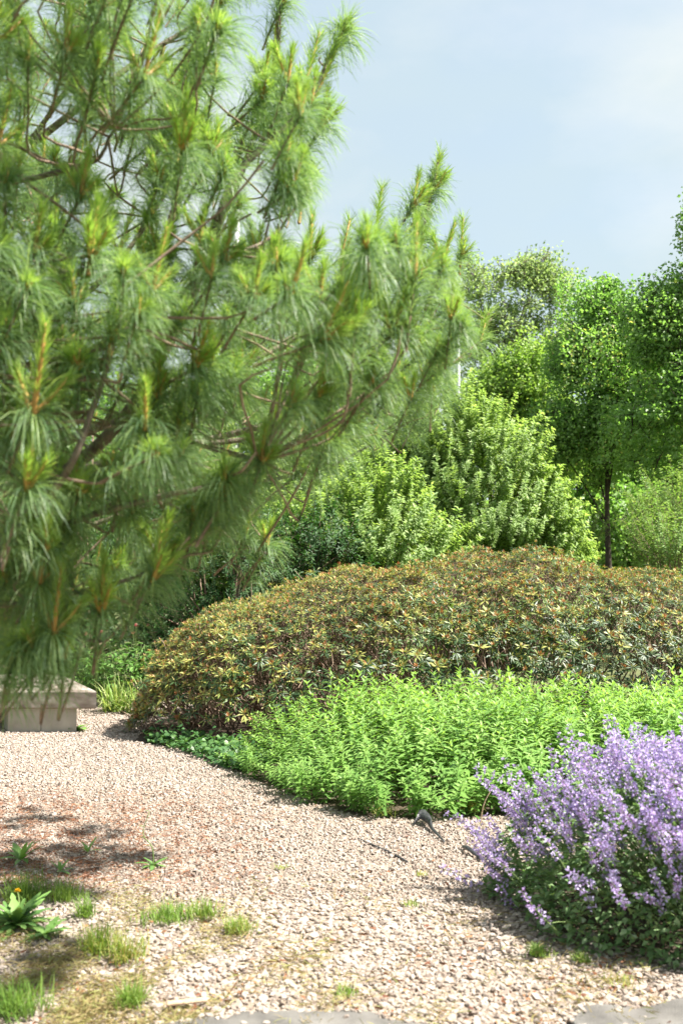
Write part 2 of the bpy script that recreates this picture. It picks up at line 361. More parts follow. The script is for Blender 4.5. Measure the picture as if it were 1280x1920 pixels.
for k, t_ in enumerate(near_t):
    for j in range(3):
        V, Q, T, QM, TM, A = t_.fin(); smesh.append(mesh('stone', (V, Q, T, QM, TM, A * 0 + (.25, .55, .8)[j]), M_stone, True))
for i in top: put('stone', smesh[rng.integers(len(smesh))], path, MM[i], TT[i])
rest = np.ones(N, bool); rest[top] = False
g = Geo(); w = rng.integers(0, 8, N)
for k in range(8):
    for tpl, sel in ((near_t, pts[:, 1] < 4.9), (far_t, pts[:, 1] >= 4.9)):
        s = rest & (w == k) & sel; g.inst(tpl[k], MM[s], TT[s], var[s])
link('gravel', mesh('gravel', g, M_stone, True), path, (0, 0, 0), 'stuff')
print('stones', N)

# ------------------------------------------------------------------ stone bench
def boxgeo(g, c, hx, hy, z0, z1, rot, bev=.012, m=0):
    x, y = math.cos(rot), math.sin(rot)
    def ring(ax, ay, z): return [(c[0] + a * x - b * y, c[1] + a * y + b * x, z) for a, b in ((-ax, -ay), (ax, -ay), (ax, ay), (-ax, ay))]
    V = ring(hx - bev, hy - bev, z0) + ring(hx, hy, z0 + bev) + ring(hx, hy, z1 - bev) + ring(hx - bev, hy - bev, z1)
    Q = [[3, 2, 1, 0], [12, 13, 14, 15]]
    for l in range(3):
        for i in range(4): Q.append([l * 4 + i, l * 4 + (i + 1) % 4, l * 4 + 4 + (i + 1) % 4, l * 4 + 4 + i])
    g.add(V, Q, None, m)
bench = thing('stone_bench', (-3.4, 11.2, 0), 'low stone slab bench on pale block, half hidden by pine needles', 'bench')
def prism(g, poly, z0, z1, bev=.012):
    poly = np.asarray(poly, float); n = len(poly); c = poly.mean(0); r_ = np.linalg.norm(poly - c, axis=1, keepdims=True); ins = c + (poly - c) * (1 - bev / r_ * 1.4)
    V = np.vstack([np.c_[ins, np.full(n, z0)], np.c_[poly, np.full(n, z0 + bev)], np.c_[poly, np.full(n, z1 - bev)], np.c_[ins, np.full(n, z1)]])
    Q = [[3, 2, 1, 0], [3 * n, 3 * n + 1, 3 * n + 2, 3 * n + 3]]
    for l in range(3):
        for i in range(n): Q.append([l * n + i, l * n + (i + 1) % n, l * n + n + (i + 1) % n, l * n + n + i])
    g.add(V, Q, None)
def sub(u0, u1, v0, v1):                          # piece of the slanted plan in slab coordinates
    fl, fr_, bk = np.array([-4.15, 10.36]), np.array([-2.52, 10.36]), np.array([-.93, 2.0])
    f = lambda u, v: fl + (fr_ - fl) * u + bk * v
    return [f(u0, v0), f(u1, v0), f(u1, v1), f(u0, v1)]
g = Geo(); prism(g, sub(0, 1, 0, 1), .245, .425); part('seat_slab', g, M_slabtop, bench, flat=True)
for v0, v1 in ((.03, .2), (.8, .97)):
    for u0, u1 in ((.452, .658), (.662, .885)):
        g = Geo(); prism(g, sub(u0, u1, v0, v1), -.02, .2445, .006); part('support_block', g, M_conc, bench, flat=True)

# ------------------------------------------------------------------ pine tree
AX = np.array([-1.95, 4.7])
pine = thing('pine_tree', (AX[0], AX[1], 0), 'large long-needled pine with drooping tufts and orange candles filling the left', 'pine tree')
def needle_set(g, base, d0, L, droop, width, segs, m, a):
    N = len(base); p = base.copy(); d = nrm(d0); side = nrm(np.cross(d, rdir(N)))
    rows = [p.copy()]
    for s in range(segs):
        p = p + d * (L / segs)[:, None]; rows.append(p.copy())
        d = nrm(d + np.array([0, 0, -1.]) * droop[:, None])
    k = segs + 1; V = np.zeros((N, k * 2, 3))
    for s in range(k):
        w = width * (1 if s < segs else .35) * .5
        V[:, 2 * s] = rows[s] - side * w; V[:, 2 * s + 1] = rows[s] + side * w
    q = np.array([[2 * s, 2 * s + 1, 2 * s + 3, 2 * s + 2] for s in range(segs)])
    Q = (q[None] + (np.arange(N) * k * 2)[:, None, None]).reshape(-1, 4)
    g.add(V.reshape(-1, 3), Q, None, m, np.repeat(a, k * 2))
def tuft_geo(tilt, seed, lead=1.0, lite=False):
    r = np.random.default_rng(seed); g = Geo()
    d = np.array([math.sin(tilt), 0, math.cos(tilt)])
    SL = r.uniform(.15, .22)
    back = np.array([-d * t + np.array([0, 0, -.25 * t * t]) for t in np.linspace(SL, 0, 5)])
    tube(g, back, np.linspace(.0055, .004, 5), 5, 3, .5)
    N = 150 if lite else 270; t = r.uniform(0, 1, N) ** 2.4; base = back[-1] + (back[0] - back[-1]) * t[:, None]
    ax = rdir(N, r); perp = nrm(ax - (ax @ d)[:, None] * d); op = r.uniform(.35, 1.25, N)
    d0 = d * np.cos(op)[:, None] + perp * np.sin(op)[:, None]
    needle_set(g, base, d0, r.uniform(.11, .18, N), r.uniform(.3, .85, N) * (1.3 if lite else 1), 0.0026 if lite else .0021, 3 if lite else 4, 0, np.clip(r.normal(.45, .22, N), 0, 1))
    cands = [(d * .5 + np.array([0, 0, .8]), r.uniform(.08, .15) * lead)]
    for k in range(r.integers(1, 5)):
        a_ = r.uniform(0, 6.28); s_ = np.array([math.cos(a_), math.sin(a_), 0]) * .8
        cands.append((d * .5 + np.array([0, 0, .55]) + s_, r.uniform(.045, .09) * lead))
    for cdir, cl in cands:
        cdir = nrm(cdir); pts = np.array([cdir * cl * s + np.array([0, 0, .12 * cl * s * s]) for s in np.linspace(0, 1, 4)])
        tube(g, pts, [.0075, .007, .006, .0035], 4 if lite else 6, 2, r.uniform(.1, .9))
        n = int((60 if lite else 105) * cl / .1) + 14; t = r.uniform(.2, 1, n); b = pts[0] + (pts[-1] - pts[0]) * t[:, None]
        ax = rdir(n, r); perp = nrm(ax - (ax @ cdir)[:, None] * cdir); op = r.uniform(.3, .7, n) * (1.15 - .45 * t)
        needle_set(g, b, cdir * np.cos(op)[:, None] + perp * np.sin(op)[:, None], r.uniform(.035, .07, n) * (1.1 - .3 * t), r.uniform(0, .12, n), .003 if lite else .0023, 1 if lite else 2, 1, r.random(n))
    return g
TILTS = [10, 32, 55, 78, 102]
tufts = [[tuft_geo(R(a), 100 + 10 * i + k, (1.15, .6, .9, .35, 1.35)[k]) for k in range(5)] for i, a in enumerate(TILTS)]
lite = [[tuft_geo(R(a), 100 + 10 * i + k, (1.15, .6, .9, .35, 1.35)[k], True) for k in range(5)] for i, a in enumerate(TILTS)]
PMATS = [M_old, M_new, M_candle, M_twig]
tuft_me = [[mesh('needle_tuft', t, PMATS) for t in row] for row in tufts]
TR = lambda z: np.array([AX[0], AX[1], z])
def pl(*a): return np.array([P(*q) for q in a])
limbs = [
 (np.vstack([TR(1.0), pl((60, 960, 3.7), (190, 830, 3.55), (265, 735, 3.5), (335, 605, 3.5), (388, 480, 3.5), (430, 350, 3.6), (490, 275, 3.7), (575, 195, 3.8), (640, 60, 3.9))]), .028),
 (np.vstack([TR(1.9), pl((330, 735, 4.4), (450, 685, 4.6), (540, 640, 4.8), (620, 590, 4.9), (700, 545, 5.0), (750, 498, 5.1), (788, 452, 5.15), (825, 310, 5.2))]), .024),
 (np.vstack([TR(1.9), pl((450, 810, 5.0), (640, 752, 5.2), (760, 716, 5.3), (850, 682, 5.4), (888, 655, 5.45), (915, 600, 5.5))]), .02),
 (np.vstack([TR(1.3), pl((-40, 1060, 3.2), (60, 970, 3.0), (130, 870, 2.9), (170, 770, 2.9), (205, 640, 2.9), (222, 540, 2.9))]), .018),
 (np.vstack([TR(1.1), pl((0, 1030, 3.3), (130, 980, 3.1), (280, 935, 3.1), (370, 915, 3.1), (440, 890, 3.15), (500, 860, 3.2))]), .014),
 (np.vstack([TR(1.6), pl((250, 860, 4.4), (430, 830, 4.5), (550, 822, 4.6), (640, 795, 4.7), (725, 735, 4.8))]), .017),
 (np.vstack([TR(1.2), pl((60, 1130, 3.4), (180, 1100, 3.2), (300, 1050, 3.2))]), .012),
 (np.vstack([TR(2.2), pl((330, 560, 4.4), (410, 420, 4.4), (470, 270, 4.4), (510, 130, 4.4), (522, 20, 4.4), (528, -120, 4.4))]), .022),
 (pl((385, 470, 3.5), (430, 474, 3.6), (500, 445, 3.7), (560, 360, 3.8)), .009),
 (pl((-80, 360, 3.6), (60, 332, 3.4), (170, 300, 3.3), (215, 240, 3.3)), .012),
 (np.vstack([TR(2.6), pl((150, 560, 4.0), (330, 330, 4.1), (350, 250, 3.9))]), .014),
 (np.vstack([TR(3.3), pl((100, 240, 4.2), (250, 120, 4.3), (400, 20, 4.4), (440, -60, 4.4))]), .02),
 (np.vstack([TR(1.3), pl((200, 950, 4.2), (350, 960, 4.3), (440, 1010, 4.3), (505, 1030, 4.35))]), .012),
 (np.vstack([TR(1.5), pl((330, 930, 5.0), (520, 895, 5.2), (620, 870, 5.3), (760, 790, 5.4))]), .014),
 (np.vstack([TR(1.4), pl((30, 1130, 3.2), (120, 1185, 3.1), (190, 1190, 3.1))]), .011),
 (np.vstack([TR(2.5), pl((100, 600, 4.2), (180, 490, 3.1), (188, 430, 3.0))]), .012),
]
skel = []
for k, (pp, r0) in enumerate(limbs):
    sp = smooth_path(pp, 40); sp += np.cumsum(rng.normal(size=sp.shape) * .003, 0) * np.linspace(0, 1, 40)[:, None] * .6
    g = Geo(); tube(g, sp, np.linspace(r0, max(.005, r0 * .25), 40), 8)
    part('branch', g, M_bark, pine); skel.append(sp)
tr = smooth_path([TR(-.05), TR(1) + [.03, 0, 0], TR(3) + [-.04, .03, 0], TR(5.5), TR(8.2)], 30)
g = Geo(); tube(g, tr, np.interp(np.arange(30), [0, 3, 29], [.17, .13, .03]), 12); part('trunk', g, M_bark, pine)
# further limbs round the whole trunk, so that the tree is whole from other sides
for k in range(22):
    zz = rng.uniform(1.0, 7.5); a = rng.uniform(0, 6.28); L = np.interp(zz, [1, 3, 7.5], [2.3, 2.3, .7]) * rng.uniform(.75, 1.05)
    dv = np.array([math.cos(a), math.sin(a), 0]); e = TR(zz) + dv * L + [0, 0, L * .45]
    if e[1] < 2.5 or (zz < 3.2 and abs(a - 5.2) < .9): continue
    x_, y_ = pix(e)
    if x_ > 420: continue
    sp = smooth_path([TR(zz), TR(zz) + dv * L * .5 + [0, 0, L * .12], e], 24); g = Geo(); tube(g, sp, np.linspace(.017, .005, 24), 6)
    part('branch', g, M_bark, pine); skel.append(sp)
skp = np.vstack([s[6:] for s in skel])
PMASK = [(-260, -260), (660, -260), (668, 20), (655, 100), (628, 160), (640, 210), (600, 235), (598, 330), (575, 380), (560, 420), (575, 470), (640, 420), (665, 470), (690, 400), (722, 370), (745, 440), (800, 320), (850, 330), (850, 420), (880, 430), (890, 540), (905, 600), (905, 680), (850, 745), (850, 800), (770, 830), (720, 860), (650, 890), (585, 925), (560, 950), (480, 955), (515, 985), (510, 1050), (440, 1060), (385, 1040), (360, 1095), (305, 1130), (300, 1165), (250, 1170), (205, 1205), (160, 1240), (150, 1265), (30, 1290), (20, 1320), (-260, 1300)]
HOLES = [[(450, 330), (520, 380), (480, 465), (445, 470)], [(445, -30), (480, -30), (500, 75), (440, 150), (395, 120), (420, 90), (465, 40)], [(330, 340), (385, 345), (365, 390), (325, 385)], [(540, -60), (600, -60), (600, 20), (560, 90), (535, 60)]]
tip, tdir, big = [], [], []
def addtuft(p, d, s): tip.append(p); tdir.append(d); big.append(s)
def outward(p):
    rad = np.array([p[0] - AX[0], p[1] - AX[1], 0]); return rad / (np.linalg.norm(rad) + 1e-6)
fixed = [(170, 488, 2.95, 1.1), (210, 636, 2.9, 1.15), (350, 255, 3.85, 1.15), (376, 455, 3.45, 1.0), (583, 195, 3.8, 1.1), (512, 150, 4.4, 1.1), (645, 60, 3.9, 1.0), (527, 10, 4.4, 1.0), (790, 450, 5.15, 1.3), (818, 330, 5.2, .8), (700, 470, 5.1, 1.1), (645, 480, 5.0, .9), (866, 480, 5.4, 1.0), (830, 560, 5.3, 1.0), (900, 640, 5.45, 1.1), (490, 870, 3.2, 1.0), (420, 905, 3.1, 1.1), (300, 1050, 3.2, 1.1), (500, 1025, 4.35, 1.0), (460, 1010, 4.3, .9), (285, 1090, 3.1, 1.0), (110, 700, 2.95, 1.0), (25, 835, 2.95, 1.0), (60, 1000, 3.0, 1.1), (250, 680, 3.2, 1), (395, 690, 3.3, 1.2), (430, 720, 3.3, 1.2), (370, 740, 3.2, 1), (190, 1150, 3.1, 1.1), (100, 1190, 3.0, 1), (120, 1240, 3.05, .8), (40, 1230, 3.0, 1.1), (740, 720, 4.8, 1.1), (830, 690, 5.4, 1), (560, 340, 3.8, 1), (540, 540, 4.2, 1), (560, 690, 4.6, 1.1), (665, 650, 4.9, 1), (760, 780, 5.4, 1), (640, 800, 4.7, 1.1), (600, 240, 3.9, 1.0), (480, 210, 4.3, 1.1), (545, 210, 4.2, 1), (500, 250, 4.2, 1.1), (480, 480, 3.9, 1), (835, 735, 5.4, 1), (780, 790, 5.4, 1), (700, 815, 5.2, 1), (620, 850, 4.9, 1), (560, 890, 4.7, 1), (850, 620, 5.4, 1), (800, 640, 5.3, 1), (720, 620, 5.1, 1), (760, 560, 5.2, 1), (680, 720, 5, 1), (600, 620, 4.8, 1), (620, 740, 4.8, 1.1), (520, 780, 4.5, 1.1), (470, 640, 4, 1.1), (450, 560, 3.7, 1), (300, 560, 3.3, 1), (330, 830, 3.3, 1.1), (230, 900, 3.1, 1.1), (150, 930, 3, 1), (550, 570, 4.5, 1), (400, 960, 3.3, 1), (60, 1215, 3.0, 1), (20, 1240, 3, 1), (85, 1240, 3.1, .7)]
for x, y, d, s in fixed:
    p = P(x, y, d); o = outward(p); addtuft(p, nrm(o * .55 + [0, 0, .75] + rng.normal(size=3) * .15), s)
n0 = 0; tries = 0
while n0 < 570 and tries < 60000:
    tries += 1
    x, y = rng.uniform(-200, 905), rng.uniform(-240, 1290)
    if not inpoly(x, y, PMASK) or any(inpoly(x, y, h) for h in HOLES): continue
    for _ in range(14):
        d = rng.uniform(2.75, 6.6); p = P(x, y, d); rr = math.hypot(p[0] - AX[0], p[1] - AX[1])
        Rm = np.interp(p[2], [1, 2.6, 4.5, 7], [2.15, 2.8, 2.4, 1.2])
        if rr < Rm and rng.random() < (rr / Rm) ** 1.4 + .1: break
    else: continue
    if not inpoly(x, y + 260 / d, PMASK) or any(inpoly(x, y + 200 / d, h) for h in HOLES[:1]): continue
    if y > 880 and not inpoly(x, y + 370 / d, PMASK): continue
    if x > 400 and y < 270 and rng.random() < .6: continue
    if x > 560 and not inpoly(x + 120 / d, y - 120 / d, PMASK): continue
    o = outward(p); up = np.interp(p[2], [1, 2.2, 4], [.15, .55, .9])
    addtuft(p, nrm(o * .6 + [0, 0, up] + rng.normal(size=3) * .28), rng.uniform(.8, 1.15)); n0 += 1
for k in range(90):                              # the rest of the crown, outside the frame
    zz = rng.uniform(1.4, 8.3); a = rng.uniform(0, 6.28); rr = np.interp(zz, [1, 3, 8.3], [2.2, 2.3, .3]) * rng.uniform(.55, 1)
    p = TR(zz) + np.array([math.cos(a) * rr, math.sin(a) * rr, 0]); x_, y_ = pix(p)
    if p[1] < 2.9 or (-200 < x_ < 1500 and -240 < y_ < 1600): continue
    addtuft(p, nrm(outward(p) * .6 + [0, 0, .7] + rng.normal(size=3) * .25), rng.uniform(.9, 1.2))
tip, tdir, big = np.array(tip), np.array(tdir), np.array(big); N = len(tip)
tilt = np.degrees(np.arccos(np.clip(tdir[:, 2], -1, 1))); ti = np.argmin(np.abs(tilt[:, None] - np.array(TILTS)[None]), 1)
az = np.arctan2(tdir[:, 1], tdir[:, 0]); MM = rotz(az) * big[:, None, None]; vk = rng.integers(0, 5, N)
x_, y_ = pix(tip); vis = (x_ > -60) & (x_ < 1000) & (y_ > -100)
order = np.argsort(-(big / tip[:, 1]) * vis); top = order[:280]
for i in top: put('needle_tuft', tuft_me[ti[i]][vk[i]], pine, MM[i], tip[i])
rest = np.ones(N, bool); rest[top] = False; g = Geo()
for i in range(5):
    for k in range(5):
        s = rest & (ti == i) & (vk == k); g.inst(lite[i][k], MM[s], tip[s])
part('needles', g, PMATS, pine, 'stuff')
for k, (x0, y0, x1, y1, d_) in enumerate([(790, 450, 825, 288, 5.2), (700, 470, 716, 352, 5.1), (640, 480, 656, 412, 5.0), (862, 500, 868, 410, 5.4), (585, 190, 652, 34, 3.85), (512, 150, 526, -10, 4.4), (570, 160, 598, 62, 4.0), (885, 655, 916, 585, 5.45), (352, 258, 345, 130, 3.85), (565, 400, 585, 320, 4.2), (170, 490, 187, 385, 2.95), (208, 640, 222, 525, 2.9)]):
    a_, b_ = P(x0, y0, d_), P(x1, y1, d_ + .05); g = Geo(); ax_ = nrm(b_ - a_); L_ = np.linalg.norm(b_ - a_)
    sp = smooth_path([a_ - ax_ * .05, a_ + (b_ - a_) * .5 + rng.normal(size=3) * .01, b_], 8); tube(g, sp, np.linspace(.0075, .0045, 8), 6, 2, rng.uniform(0, .5))
    tube(g, [b_ - ax_ * .03, b_ - ax_ * .005, b_ + ax_ * .012], [.006, .008, .003], 6, 3, .2)
    n_ = int(260 * L_ / .3) + 40; t_ = rng.uniform(.05, 1, n_); bb = a_ + (b_ - a_) * t_[:, None]; rd = rdir(n_); pp_ = nrm(rd - (rd @ ax_)[:, None] * ax_); op = rng.uniform(.35, .8, n_)
    needle_set(g, bb, ax_ * np.cos(op)[:, None] + pp_ * np.sin(op)[:, None], rng.uniform(.05, .095, n_), rng.uniform(0, .15, n_), .0022, 2, 1, rng.uniform(0, .8, n_))
    part('leading_shoot', g, PMATS, pine)
g = Geo()
for p, d in zip(tip, tdir):                       # twigs from each tuft back to its limb
    b = p - d * .17; dd = np.linalg.norm(skp - b, axis=1) + 1.2 * np.maximum(0, skp[:, 2] - b[2])
    q = skp[np.argmin(dd)]; L = np.linalg.norm(q - b)
    if L > .75: continue
    mid = b - d * min(.3 * L, .2)
    sp = smooth_path([q, (q + mid) / 2 + rng.normal(size=3) * .03 * L, mid, b], 7); tube(g, sp, np.linspace(.0055, .004, 7), 4, cap=False)
part('twigs', g, M_twig, pine, 'stuff')
print('tufts', N)

# ------------------------------------------------------------------ rhododendron mound
rho = thing('rhododendron_shrub', (1.2, 11.6, 0), 'broad domed rhododendron with yellowing leaves and rusty spent flowers', 'shrub')
HX = [-2.25, -2.1, -1.95, -1.6, -1.3, -.47, .3, .94, 1.9, 2.8, 3.8, 5, 6, 6.6]; HZ = [0, .43, .82, 1.1, 1.3, 1.52, 1.68, 1.78, 1.88, 1.78, 1.58, 1.3, .9, 0]
def ridge(X): return np.interp(X, HX, HZ)
def yfront(X): return np.interp(X, [-2.3, -1.9, -1.2, 0, 2, 6.6], [10.6, 9.85, 9.45, 9.3, 9.3, 9.9])
def yback(X): return np.interp(X, [-2.3, -1.6, 0, 3, 6.6], [10.7, 12.6, 13.6, 14, 12.5])
def mound(X, t):
    """point on the shell; t runs 0 (front foot) .. 1 (back foot)"""
    yf, yb = yfront(X), yback(X); a = np.pi * t; c = -np.cos(a); s = np.sin(a)
    ys = np.sign(c) * np.abs(c) ** .75; zs = np.abs(s) ** .62
    Y = (yf + yb) / 2 + ys * (yb - yf) / 2
    lump = .05 * np.sin(3.1 * X + 1.3 * Y) + .045 * np.sin(5.3 * X - 2.2 * Y + 1) + .03 * np.sin(9 * X + 7 * Y)
    return np.stack([X, Y, np.maximum(.1, ridge(X) * zs * (1 + lump * .6))], -1)
def mnormal(X, t):
    e = .03; a = mound(X + e, t) - mound(X - e, t); b = mound(X, np.minimum(t + e, .995)) - mound(X, np.maximum(t - e, .005))
    return nrm(np.cross(a, b))
def whorl(kind, seed):
    """kind 0 dark leaf whorl, 1 yellow-topped whorl, 2 whorl with spent flower truss; shoot along +Z"""
    r = np.random.default_rng(seed); g = Geo(); n = r.integers(7, 11)
    for k in range(n):
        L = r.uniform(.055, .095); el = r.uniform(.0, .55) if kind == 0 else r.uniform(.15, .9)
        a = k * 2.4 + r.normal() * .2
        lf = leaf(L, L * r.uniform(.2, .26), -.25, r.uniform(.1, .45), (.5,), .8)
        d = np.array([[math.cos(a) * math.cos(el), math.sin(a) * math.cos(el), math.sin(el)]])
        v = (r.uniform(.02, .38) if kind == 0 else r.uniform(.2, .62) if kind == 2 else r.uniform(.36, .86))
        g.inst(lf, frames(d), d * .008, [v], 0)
    for k in range({0: 2, 1: 6, 2: 4}[kind]):
        L = r.uniform(.03, .06); el = r.uniform(.7, 1.4); a = r.uniform(0, 6.28)
        lf = kite(L, L * .22, .3, .1); d = np.array([[math.cos(a) * math.cos(el), math.sin(a) * math.cos(el), math.sin(el)]])
        g.inst(lf, frames(d), d * .006, [r.uniform(.65, 1)], 0)
    for k in range({0: 0, 1: 3, 2: 11}[kind]):
        L = r.uniform(.025, .05); el = r.uniform(.35, 1.4); a = r.uniform(0, 6.28)
        lf = kite(L, L * .26, .3, -.2, .55); d = np.array([[math.cos(a) * math.cos(el), math.sin(a) * math.cos(el), math.sin(el)]])
        g.inst(lf, frames(d), d * .004 + [0, 0, .012], [r.uniform(0, 1)], 1)
    tube(g, [[0, 0, -.10], [0, 0, .005]], [.003, .0025], 3, 2, cap=False)
    return g
WH = [[whorl(k, 300 + 20 * k + j) for j in range(5)] for k in range(3)]
RM = [M_rho, M_rust, M_twig]; WHM = [[mesh('leaf_whorl', w_, RM) for w_ in row] for row in WH]
N = 11500
X = rng.uniform(-2.2, 6.4, N); t = rng.beta(1.15, 1.35, N) * .97 + .012
p = mound(X, t); nn = mnormal(X, t)
front = np.clip((11.2 - p[:, 1]) / 1.9, 0, 1)
hrel = p[:, 2] / np.maximum(ridge(X), .1)
# the shaded skirt is thin and twiggy, most of all towards the left end
thin = np.where((hrel < .62) & (front > .3), np.interp(X, [-2, .3, .9, 6], [.75, .7, .95, 1.]), 1.0) * np.where((hrel < .25) & (X < .5), .55, 1)
bare = (np.sin(2.1 * X + .6) * np.sin(3.3 * p[:, 2] + 1.1 * X) > .55) & (X < .8) & (hrel < .8) | (((X + .35) / .55) ** 2 + ((hrel - .5) / .22) ** 2 < 1) & (p[:, 1] < 10.6)
thin = thin * np.where(t > .68, .4, 1)
kp = rng.random(N) < thin * np.where(bare, .45, 1); p, nn, X, t, front, hrel = [q[kp] for q in (p, nn, X, t, front, hrel)]; N = len(p)
p = p - nn * np.abs(rng.normal(size=(N, 1))) * .06 + nn * (rng.random((N, 1)) < .08) * rng.uniform(.02, .1, (N, 1))
up = nrm(nn + rng.normal(size=(N, 3)) * .25 + np.array([0, 0, .8]))
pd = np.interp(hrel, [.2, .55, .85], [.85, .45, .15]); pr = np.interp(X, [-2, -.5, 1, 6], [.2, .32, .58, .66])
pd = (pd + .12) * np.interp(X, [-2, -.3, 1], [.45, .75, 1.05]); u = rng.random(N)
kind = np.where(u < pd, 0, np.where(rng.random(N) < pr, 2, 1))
fr = frames(nrm(rdir(N) * [1, 1, .01]), up); MM = np.stack([fr[:, :, 0], np.cross(up, fr[:, :, 0]), up], 2); MM[:, :, 0] = nrm(MM[:, :, 0])
MM = frames(np.cross(up, rdir(N)), up) * np.interp(hrel, [.4, .8], [1.1, .8])[:, None, None] * rng.uniform(.75, 1.2, N)[:, None, None]; vk = rng.integers(0, 5, N)
order = np.argsort(p[:, 1] + 2 * (np.abs(p[:, 0] / p[:, 1]) > .35) - .6 * rng.random(N)); top = order[:290]
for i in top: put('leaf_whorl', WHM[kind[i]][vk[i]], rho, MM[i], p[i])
rest = np.ones(N, bool); rest[top] = False; g = Geo()
for k in range(3):
    for j in range(5):
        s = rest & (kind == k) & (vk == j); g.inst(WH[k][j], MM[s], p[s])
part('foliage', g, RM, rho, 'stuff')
g = Geo()
sel = rng.permutation(N)[:1000]
for i in sel:                                      # stems rising from the foot of the shrub to the shell
    e = p[i]; yc = .55 * e[1] + .45 * (yfront(X[i]) + yback(X[i])) / 2
    b = np.array([e[0] * .86 + .1 + rng.normal() * .55, yc + rng.normal() * .25 + .2, .0])
    b[0] = max(b[0], -1.55); b[1] = max(b[1], yfront(b[0]) + .3)
    if e[2] < .25 or (X[i] > .7 and rng.random() < .75): continue
    sp = smooth_path([b, b * .45 + e * .55 + [rng.normal() * .12, rng.normal() * .1, .06 + rng.normal() * .06], e - up[i] * .07, e], 6)
    tube(g, sp, np.linspace(rng.uniform(.006, .014), .003, 6), 4, 0, cap=False)
tw = rng.permutation(N)[:2600]                       # side twigs just under the leaves
for i in tw:
    e = p[i] - up[i] * .08; b = e - up[i] * rng.uniform(.12, .35) + rng.normal(size=3) * .16
    if b[2] < .02 or b[0] < -1.95: continue
    tube(g, [b, (b + e) / 2 + rng.normal(size=3) * .015, e], [.0045, .0035, .0028], 3, 0, cap=False)
part('stems', g, M_twig, rho, 'stuff')
print('whorls', N)

# ------------------------------------------------------------------ leafy green perennial bed
def perennial(seed):
    r = np.random.default_rng(seed); gs, gl = Geo(), Geo()
    for s in range(3):
        b = np.array([r.normal() * .075, r.normal() * .075, 0]); H = r.uniform(.56, .74); lean = r.normal(size=2) * .13
        pts = np.array([b + [lean[0] * u * u, lean[1] * u * u, H * u] for u in np.linspace(0, 1, 6)]); tube(gs, pts, np.linspace(.0035, .0018, 6), 5, 0, r.random())
        nod = 15; a0 = r.uniform(0, 6.28)
        for k in range(nod):
            u = .12 + .86 * (k / (nod - 1)) ** .82; q = np.array([np.interp(u, np.linspace(0, 1, 6), pts[:, c]) for c in range(3)])
            L = np.interp(u, [.1, .45, .8, 1], [.08, .102, .092, .05]) * r.uniform(.85, 1.15); el = np.interp(u, [.1, .6, .9, 1], [-.15, .3, .6, 1.05])
            for sd in range(2 if u < .93 else 3):
                a = a0 + k * 1.57 + sd * (3.14 if u < .93 else 2.1) + r.normal() * .22; e2 = el + r.normal() * .16
                d = np.array([[math.cos(a) * math.cos(e2), math.sin(a) * math.cos(e2), math.sin(e2)]])
                lf = leaf(L, L * r.uniform(.27, .35), .3, r.uniform(.1, .45), (.22, .55, .82), .9)
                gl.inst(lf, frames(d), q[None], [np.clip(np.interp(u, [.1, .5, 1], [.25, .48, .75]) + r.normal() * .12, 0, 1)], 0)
    return gs, gl
PER = [perennial(500 + i) for i in range(7)]
PERM = [(mesh('stem', a, M_stem), mesh('foliage', b, M_phlox)) for a, b in PER]
cand = []
for i in range(8):
    a_, b_ = BED[i], BED[i + 1]; n_ = max(1, int(np.linalg.norm(b_ - a_) / .125)); inn_ = nrm(np.array([1.6, 8.2]) - (a_ + b_) / 2)
    cand += [a_ + (b_ - a_) * (j + rng.uniform(-.2, .2)) / n_ + inn_ * rng.uniform(.05, .10) for j in range(n_)]
for _ in range(9000):
    q = np.array([rng.uniform(-1.0, 4.1), rng.uniform(6.3, 9.2)])
    if q[0] > q[1] * 640 / F + .35: continue
    if not inpoly(q[0], q[1], BED): continue
    if all((q[0] - c[0]) ** 2 + (q[1] - c[1]) ** 2 > .118 ** 2 for c in cand): cand.append(q)
    if len(cand) >= 296: break
cand = np.array(cand); print('perennials', len(cand))
ctr = BED.mean(0)
def edge_dist(q): 
    best = 9
    for i in range(8):
        a, b = BED[i], BED[i + 1]; t_ = np.clip(np.dot(q - a, b - a) / np.dot(b - a, b - a), 0, 1); best = min(best, np.linalg.norm(q - a - (b - a) * t_))
    return best
for i, q in enumerate(cand):
    e = edge_dist(q); hs = np.interp(e, [0, .12, .35, .8, 1.6], [.36, .46, .64, .86, .98]) * rng.uniform(.84, 1.13)
    if q[0] < -.2: hs *= np.interp(q[0], [-.9, .1], [.6, 1])
    o = link('leafy_perennial', None, None, (q[0], q[1], 0), None, 'bright green leafy perennial stems massed in the bed before the rhododendron', 'plant', 'green perennials massed in the bed')
    k = rng.integers(7); out = nrm(np.array([q[0] - ctr[0] - .6, q[1] - ctr[1] - .5])); lt = np.interp(e, [0, .2, .6], [.5, .35, .12]) * rng.uniform(.1, 1.4)
    from mathutils import Quaternion, Vector
    o.rotation_mode = 'QUATERNION'
    o.rotation_quaternion = Quaternion(Vector((-out[1], out[0], 0)), lt) @ Quaternion(Vector((0, 0, 1)), rng.uniform(0, 6.28)); sx = min(1.1, hs * .6 + .45); o.scale = (sx, sx, hs)
    link('stem', PERM[k][0], o); link('foliage', PERM[k][1], o)

